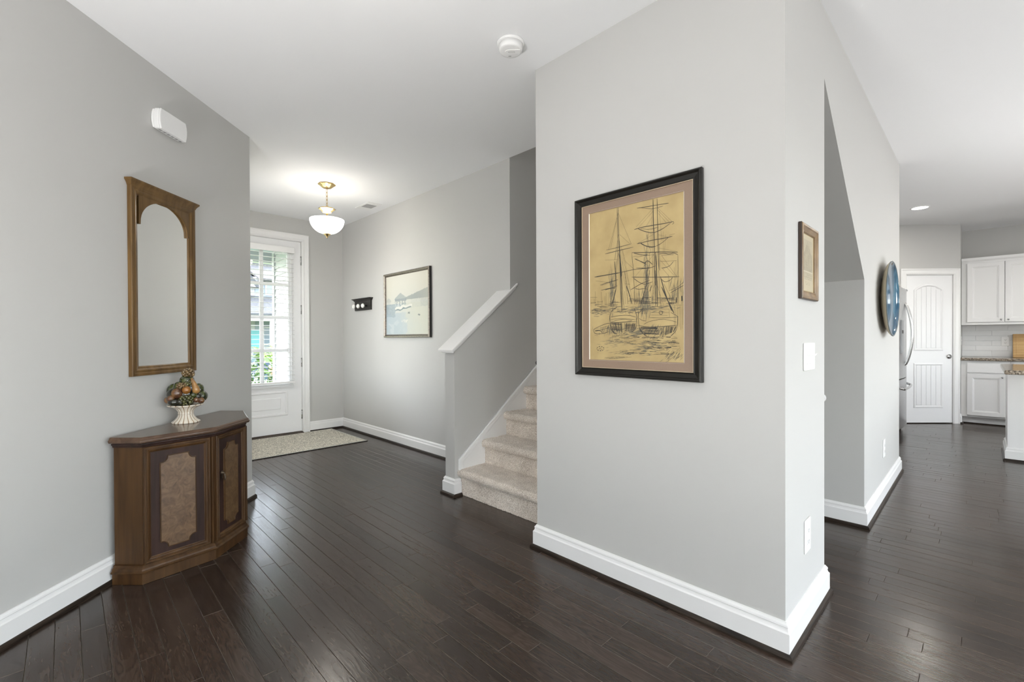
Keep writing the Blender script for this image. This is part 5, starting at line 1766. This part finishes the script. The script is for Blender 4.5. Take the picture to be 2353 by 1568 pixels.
def shaker(parent, name, x0, x1, z0, z1, y, knob=None):
    """framed door; front at -y"""
    o = MB().ring(rect(x0, x1, z0, z1), [(0, y + .018), (0, y + .002), (.002, y), (.052, y), (.056, y + .004), (.064, y + .004), (.068, y + .008), (.078, y + .009), (.079, y + .012)]).build(name, 'cab_white', parent)
    MB().box(x0 + .060, x1 - .060, y + .0085, y + .018, z0 + .060, z1 - .060).build('centre_panel', 'cab_white', o)
    if knob:
        MB().lathe([(.006, .0), (.005, .012), (.011, .018), (.012, .024), (.007, .029), (0, .030)], (knob[0], y, knob[1]), 14, axis='y').build('knob', 'chrome', o)
    return o


cx0 = ce[0] + .004


def upper(label, x0, x1, split):
    U = thing('upper_cabinet', label, 'cabinet', (0, YK - .001, 0), 0)
    MB().box(x0, x1, -.315, 0, 1.375, 2.262).build('carcase', 'cab_white', U)
    MB().sweep([(x0, -.316), (x1, -.316)], flip([(-.02, 2.225), (.002, 2.226), (.006, 2.244), (.020, 2.268), (.024, 2.300), (-.02, 2.302)])).box(x0, x1, -.31, -.01, 2.262, 2.300).build('crown_moulding', 'cab_white', U)
    MB().box(x0, x1, -.318, -.300, 1.362, 1.392).build('light_rail', 'cab_white', U)
    for a, b, kx in split:
        shaker(U, 'door', a, b, 1.398, 2.222, -.336, (kx, 1.430))
    return U


upper('white wall cabinet unit beside the narrow return wall by the pantry', cx0, .68, [(-.150, .210, .180), (.216, .600, .246)])
upper('white wall cabinet unit at the right edge of the view', .682, 1.60, [(.72, 1.13, 1.10), (1.136, 1.56, 1.17)])


def base(label, x0, x1, split):
    B = thing('base_cabinet', label, 'cabinet', (0, YK - .001, 0), 0)
    MB().box(x0, x1, -.575, 0, .102, .870).build('carcase', 'cab_white', B)
    MB().box(x0, x1, -.510, -.48, .012, .102).build('toe_kick', 'cab_white', B)
    MB().box(x0, x1, -.524, -.510, .001, .016).build('toe_moulding', 'shoe', B)
    for a, b, kx in split:
        MB().box(a, b, -.595, -.576, .708, .838).build('drawer', 'cab_white', B, bevel=.004)
        shaker(B, 'door', a, b, .125, .690, -.595, (kx, .655))
    return B


base('white base cabinet unit beside the pantry door', cx0, .262, [(-.145, .216, .187)])
base('white base cabinet unit behind the island end', .264, 1.16, [(.300, .705, .335), (.712, 1.12, .745)])
CT = thing('countertop', 'speckled granite worktop along the tiled kitchen wall', 'countertop', (0, YK, 0), 0)
MB().box(cx0, 1.62, -.625, -.012, .8715, .908).build('slab', 'granite', CT, bevel=.010, seg=3)
# splashback tiles on the kitchen wall
MB().box(ce[0] + .001, 1.2, YK - .0045, YK - .0003, .909, 1.3618).build('grout_bed', 'grout', WK)
th_, tw_ = .072, .317
for r in range(6):
    z0_ = .909 if r == 0 else .923 + th_ * r + .001
    z1_ = (.923 + th_ * (r + 1) - .001) if r < 5 else 1.3615
    x = (-.066 if r % 2 else .095) - tw_ * 2
    while x < 1.2:
        a, b = max(x + .001, ce[0] + .002), min(x + tw_ - .001, 1.2)
        if b - a > .02:
            MB().box(a, b, YK - .0085, YK - .0044, z0_, z1_).build('tile', 'tile', WK, bevel=.0016, seg=1)
        x += tw_
outlet('white wall outlet on the tiled splashback left of the cutting board', (.226, YK - .0098, 1.128), 0, 1.0)
KS = thing('light_switch', 'white light switch edge beside the pantry on the return wall', 'switch', (ce[0], 9.06, 1.14), R(90))
MB().box(-.040, .040, -.006, -.0005, -.060, .060).build('plate', 'white_plastic', KS, bevel=.002)
MB().prism([(-.006, -.006), (-.017, .006), (-.018, .012), (-.006, .008)], -.004, .004, 'yz').build('toggle', 'white_plastic', KS)
CBD = thing('cutting_board', 'light wood cutting board leaning on the kitchen splashback', 'cutting board', (.510, YK - .105, .9085), 0)
bo = MB().box(-.215, .215, -.011, .011, 0, .330).build('board', 'oak_board', CBD, bevel=.006)
bo.rotation_euler = (R(-13), 0, 0)
gv = MB().ring(rect(-.185, .185, .03, .30), [(0, -.0112), (.004, -.0125), (.010, -.0125), (.014, -.0112)]).build('juice_groove', 'oak_board', CBD)
gv.rotation_euler = (R(-13), 0, 0)

# island
IS = thing('kitchen_island', 'white kitchen island end with granite top at the right edge', 'island', (.155, 6.498, 0), 0)
MB().box(.018, 2.3, .018, .62, .002, .868).build('carcase', 'cab_white', IS)
MB().box(.016, .060, .012, .018, .13, .868).build('corner_stile', 'cab_white', IS)
MB().sweep([(.018, .62), (.018, .018), (2.3, .018)], flip(BPROF)).build('island_baseboard', 'trim', IS)
MB().sweep([(.018, .62), (.018, .018), (2.3, .018)], flip(SPROF)).build('shoe_moulding', 'shoe', IS)
MB().box(0.010, 2.3, .010, .62, .835, .868).build('top_rail', 'cab_white', IS)
IT = thing('island_top', 'speckled granite slab overhanging the island near the right edge', 'countertop', (0, 0, 0), 0)
MB().box(.135, 2.5, 5.86, 7.14, .8690, .908).build('slab', 'granite', IT, bevel=.011, seg=3)

# ------------------------------------------------------------------ outdoors, seen through the front door glass
PWL = thing('wall_porch', 'white lap sided porch wall seen through the front door glass', 'wall', (0, 0, 0), kind='structure')
MB().box(-7.62, XD - .15, 2.33, 2.45, -.1, 2.62).build('sheathing', 'siding', PWL)
bd = None
pit = .1045
for i in range(25):
    z = -.02 + pit * i
    if bd is None:
        bd = MB().prism([(2.3285, 0), (2.300, 0), (2.320, pit + .012), (2.3285, pit + .012)], -7.56, XD - .152, 'yz').build('siding_board', 'siding', PWL, loc=(0, 0, z))
    else:
        dup(bd, location=(0, 0, z))
MB().box(-7.65, -7.56, 2.290, 2.46, -.1, 2.62).build('corner_board', 'siding', PWL)
struct('floor_porch', MB().box(-8.3, XD - .15, -1.5, 4.5, -.20, -.05), 'concrete', 'pale concrete porch floor outside the front door', 'porch')
struct('ceiling_porch', MB().box(-8.4, XD - .15, -1.5, 4.5, 2.62, 2.70), 'porch_ceiling', 'pale teal porch ceiling outside the front door', 'porch ceiling')
struct('trim_3', MB().box(-8.25, -8.08, -1.5, 4.5, 2.44, 2.62), 'siding', 'white porch beam seen at the top of the door glass', 'beam', bevel=.01)
tag(MB().box(-34, -8.3, -18, 34, -.60, -.50).build('lawn', 'grass'), 'bright green front lawn beyond the porch', 'lawn', kind='structure')
tag(MB().box(-13.6, -12.2, -18, 34, -.50, -.492).build('sidewalk', 'concrete'), 'pale concrete walk crossing the front lawn', 'sidewalk', kind='structure')
tag(MB().box(-21.5, -15.2, -18, 34, -.50, -.490).build('road', 'asphalt'), 'grey street beyond the front lawn', 'street', kind='structure')
tag(MB().box(-120, -34, -60, 90, -.62, -.52).build('far_ground', 'grass'), 'distant green ground behind the neighbouring house', 'ground', kind='structure')

HO = thing('neighbour_house', 'two storey white house with grey gabled roof across the street', 'house', (-28, 7.4, -.5), R(90))
# local x -> +y world ; local +y -> -x world (away)
MB().box(-6, 6, 0, 9, 0, 5.15).build('walls', 'far_white', HO)
MB().prism([(-6.4, 5.1), (6.4, 5.1), (0, 8.6)], 3.0, 9.4).build('main_roof', 'shingle', HO)
MB().prism([(-3.3, 4.55), (.35, 4.55), (-1.475, 6.75)], -.35, 5).build('gable_roof', 'shingle', HO)
MB().prism([(-3.0, 4.55), (.05, 4.55), (-1.475, 6.4)], -.38, -.352).build('gable_face', 'far_white', HO)
MB().add([(.2, -.4, 4.95), (6.4, -.4, 4.95), (6.4, 3.5, 6.3), (.2, 3.5, 6.3), (.2, -.4, 5.05), (6.4, -.4, 5.05), (6.4, 3.5, 6.4), (.2, 3.5, 6.4)], [(0, 1, 2, 3), (4, 7, 6, 5), (0, 4, 5, 1), (2, 6, 7, 3), (0, 3, 7, 4), (1, 5, 6, 2)]).build('upper_roof', 'shingle', HO)
MB().add([(-6.3, -1.9, 2.95), (6.3, -1.9, 2.95), (6.3, 0, 4.0), (-6.3, 0, 4.0), (-6.3, -1.9, 3.05), (6.3, -1.9, 3.05), (6.3, 0, 4.1), (-6.3, 0, 4.1)], [(0, 1, 2, 3), (4, 7, 6, 5), (0, 4, 5, 1), (2, 6, 7, 3), (0, 3, 7, 4), (1, 5, 6, 2)]).build('porch_roof', 'shingle', HO)
MB().box(-6.2, 6.2, -1.85, -1.75, 2.65, 2.95).build('porch_beam', 'far_white', HO)
MB().box(.1, 6, -.03, 0, 0, 4.9).build('blue_siding', 'far_siding', HO)
for x in (-6, -3, .45, 3, 6):
    MB().box(x - .12, x + .12, -1.9, -1.7, 0, 2.7).build('porch_column', 'far_white', HO)
for x, z0, z1, hw_ in ((-2.4, 4.1, 5.2, .45), (-.5, 4.1, 5.2, .4), (1.1, 4.15, 4.95, .5), (3.8, 4.15, 4.95, .6), (-4.4, 4.1, 5.1, .5), (-2.2, .9, 2.3, .6), (.9, .9, 2.4, .45), (3.6, .9, 2.4, .6)):
    f = MB().ring(rect(x - hw_, x + hw_, z0 - .0, z1), [(0, -.06), (0, -.09), (.08, -.09), (.08, -.05)]).build('window', 'far_white', HO)
    MB().box(x - hw_ + .08, x + hw_ - .08, -.06, -.045, z0 + .08, z1 - .08).build('pane', 'far_glass', f)
MB().box(-.55, .35, -.06, -.04, .05, 2.2).build('front_door', 'teal_door', HO)

rl = random.Random(11)


def leafy(name, label, loc, rx_, rz_, n, leaf=.09, mat='leaf', group=None, cat='shrub'):
    S = thing(name, label, cat, loc, 0, group)
    m = MB()
    for i in range(n):
        d = Vector((rl.gauss(0, 1), rl.gauss(0, 1), rl.gauss(0, 1))).normalized() * rl.uniform(.55, 1)
        p = Vector((d.x * rx_, d.y * rx_, rz_ + d.z * rz_))
        a, b = Vector((rl.gauss(0, 1), rl.gauss(0, 1), rl.gauss(0, 1))).normalized(), Vector((rl.gauss(0, 1), rl.gauss(0, 1), rl.gauss(0, 1))).normalized()
        c_ = a.cross(b).normalized()
        e_ = leaf * rl.uniform(.6, 1.3)
        m.add([p - a * e_, p + c_ * e_ * .4, p + a * e_, p - c_ * e_ * .4], [(0, 1, 2, 3)])
    tag(m.build('foliage', mat, S), kind='stuff')
    MB().tube([(0, 0, 0), (.02, 0, rz_ * 1.2)], [.03, .015], 6).build('stem', 'bark', S)
    return S


leafy('shrub', 'leafy green shrub beside the porch behind the lower door glass', (-9.0, 2.42, -.5), .42, .72, 520, .07)
FB = leafy('flower_bush', 'red flowering bush on the lawn right of the door muntin', (-10.3, 3.10, -.5), .38, .34, 260, .05)
m = MB()
for i in range(46):
    d = Vector((rl.gauss(0, 1), rl.gauss(0, 1), abs(rl.gauss(0, 1)))).normalized()
    m.ball((d.x * .38, d.y * .38, .34 + d.z * .36), .035, n=6)
tag(m.build('blossoms', 'petal', FB), kind='stuff')
PT = thing('palm_tree', 'yellow green palm on the neighbouring lawn seen through the door', 'palm tree', (-14.6, 4.35, -.5), 0)
MB().tube([(0, 0, 0), (.03, 0, .5), (0, 0, .95)], [.14, .11, .09], 10).build('trunk', 'bark', PT)
for i in range(15):
    a = 2 * math.pi * i / 15 + rl.uniform(-.1, .1)
    L_ = rl.uniform(1.1, 1.5)
    ri = rl.uniform(.5, 1.0)
    m = MB()
    pr = None
    for q in range(13):
        t = q / 12
        r_ = L_ * t
        zz = .95 + ri * math.sin(t * 2.2) * .9 - .5 * t * t
        p = Vector((math.cos(a) * r_, math.sin(a) * r_, zz))
        if pr is not None:
            d = (p - pr).normalized()
            s_ = Vector((-math.sin(a), math.cos(a), 0))
            m.tube([pr, p], .010, 5)
            for sd in (-1, 1):
                tip = p + s_ * sd * .42 * (1 - .5 * t) + d * .18 - Vector((0, 0, .10))
                m.add([p - d * .018, p + d * .018, tip], [(0, 1, 2)])
        pr = p
    m.build('frond', 'palm', PT)
CA = thing('parked_car', 'dark blue car parked on the street beyond the lawn', 'car', (-17.2, 5.0, -.49), R(90))
prof = [(-2.1, .35), (-2.15, .62), (-1.95, .80), (-1.2, .90), (-.55, 1.36), (.75, 1.40), (1.55, .98), (2.1, .88), (2.2, .60), (2.15, .35)]
MB().prism(prof, -.85, .85).build('body', 'car_paint', CA, bevel=.05)
MB().prism([(-1.0, .95), (-.50, 1.30), (.70, 1.34), (1.30, .98)], -.856, .856).build('side_windows', 'far_glass', CA)
for x in (-1.35, 1.4):
    for s_ in (-1, 1):
        MB().lathe([(.0, -.10), (.30, -.10), (.33, -.07), (.33, .07), (.30, .10), (0, .10)], (x, s_ * .80, .33), 20, axis='y').build('wheel', 'tyre', CA)
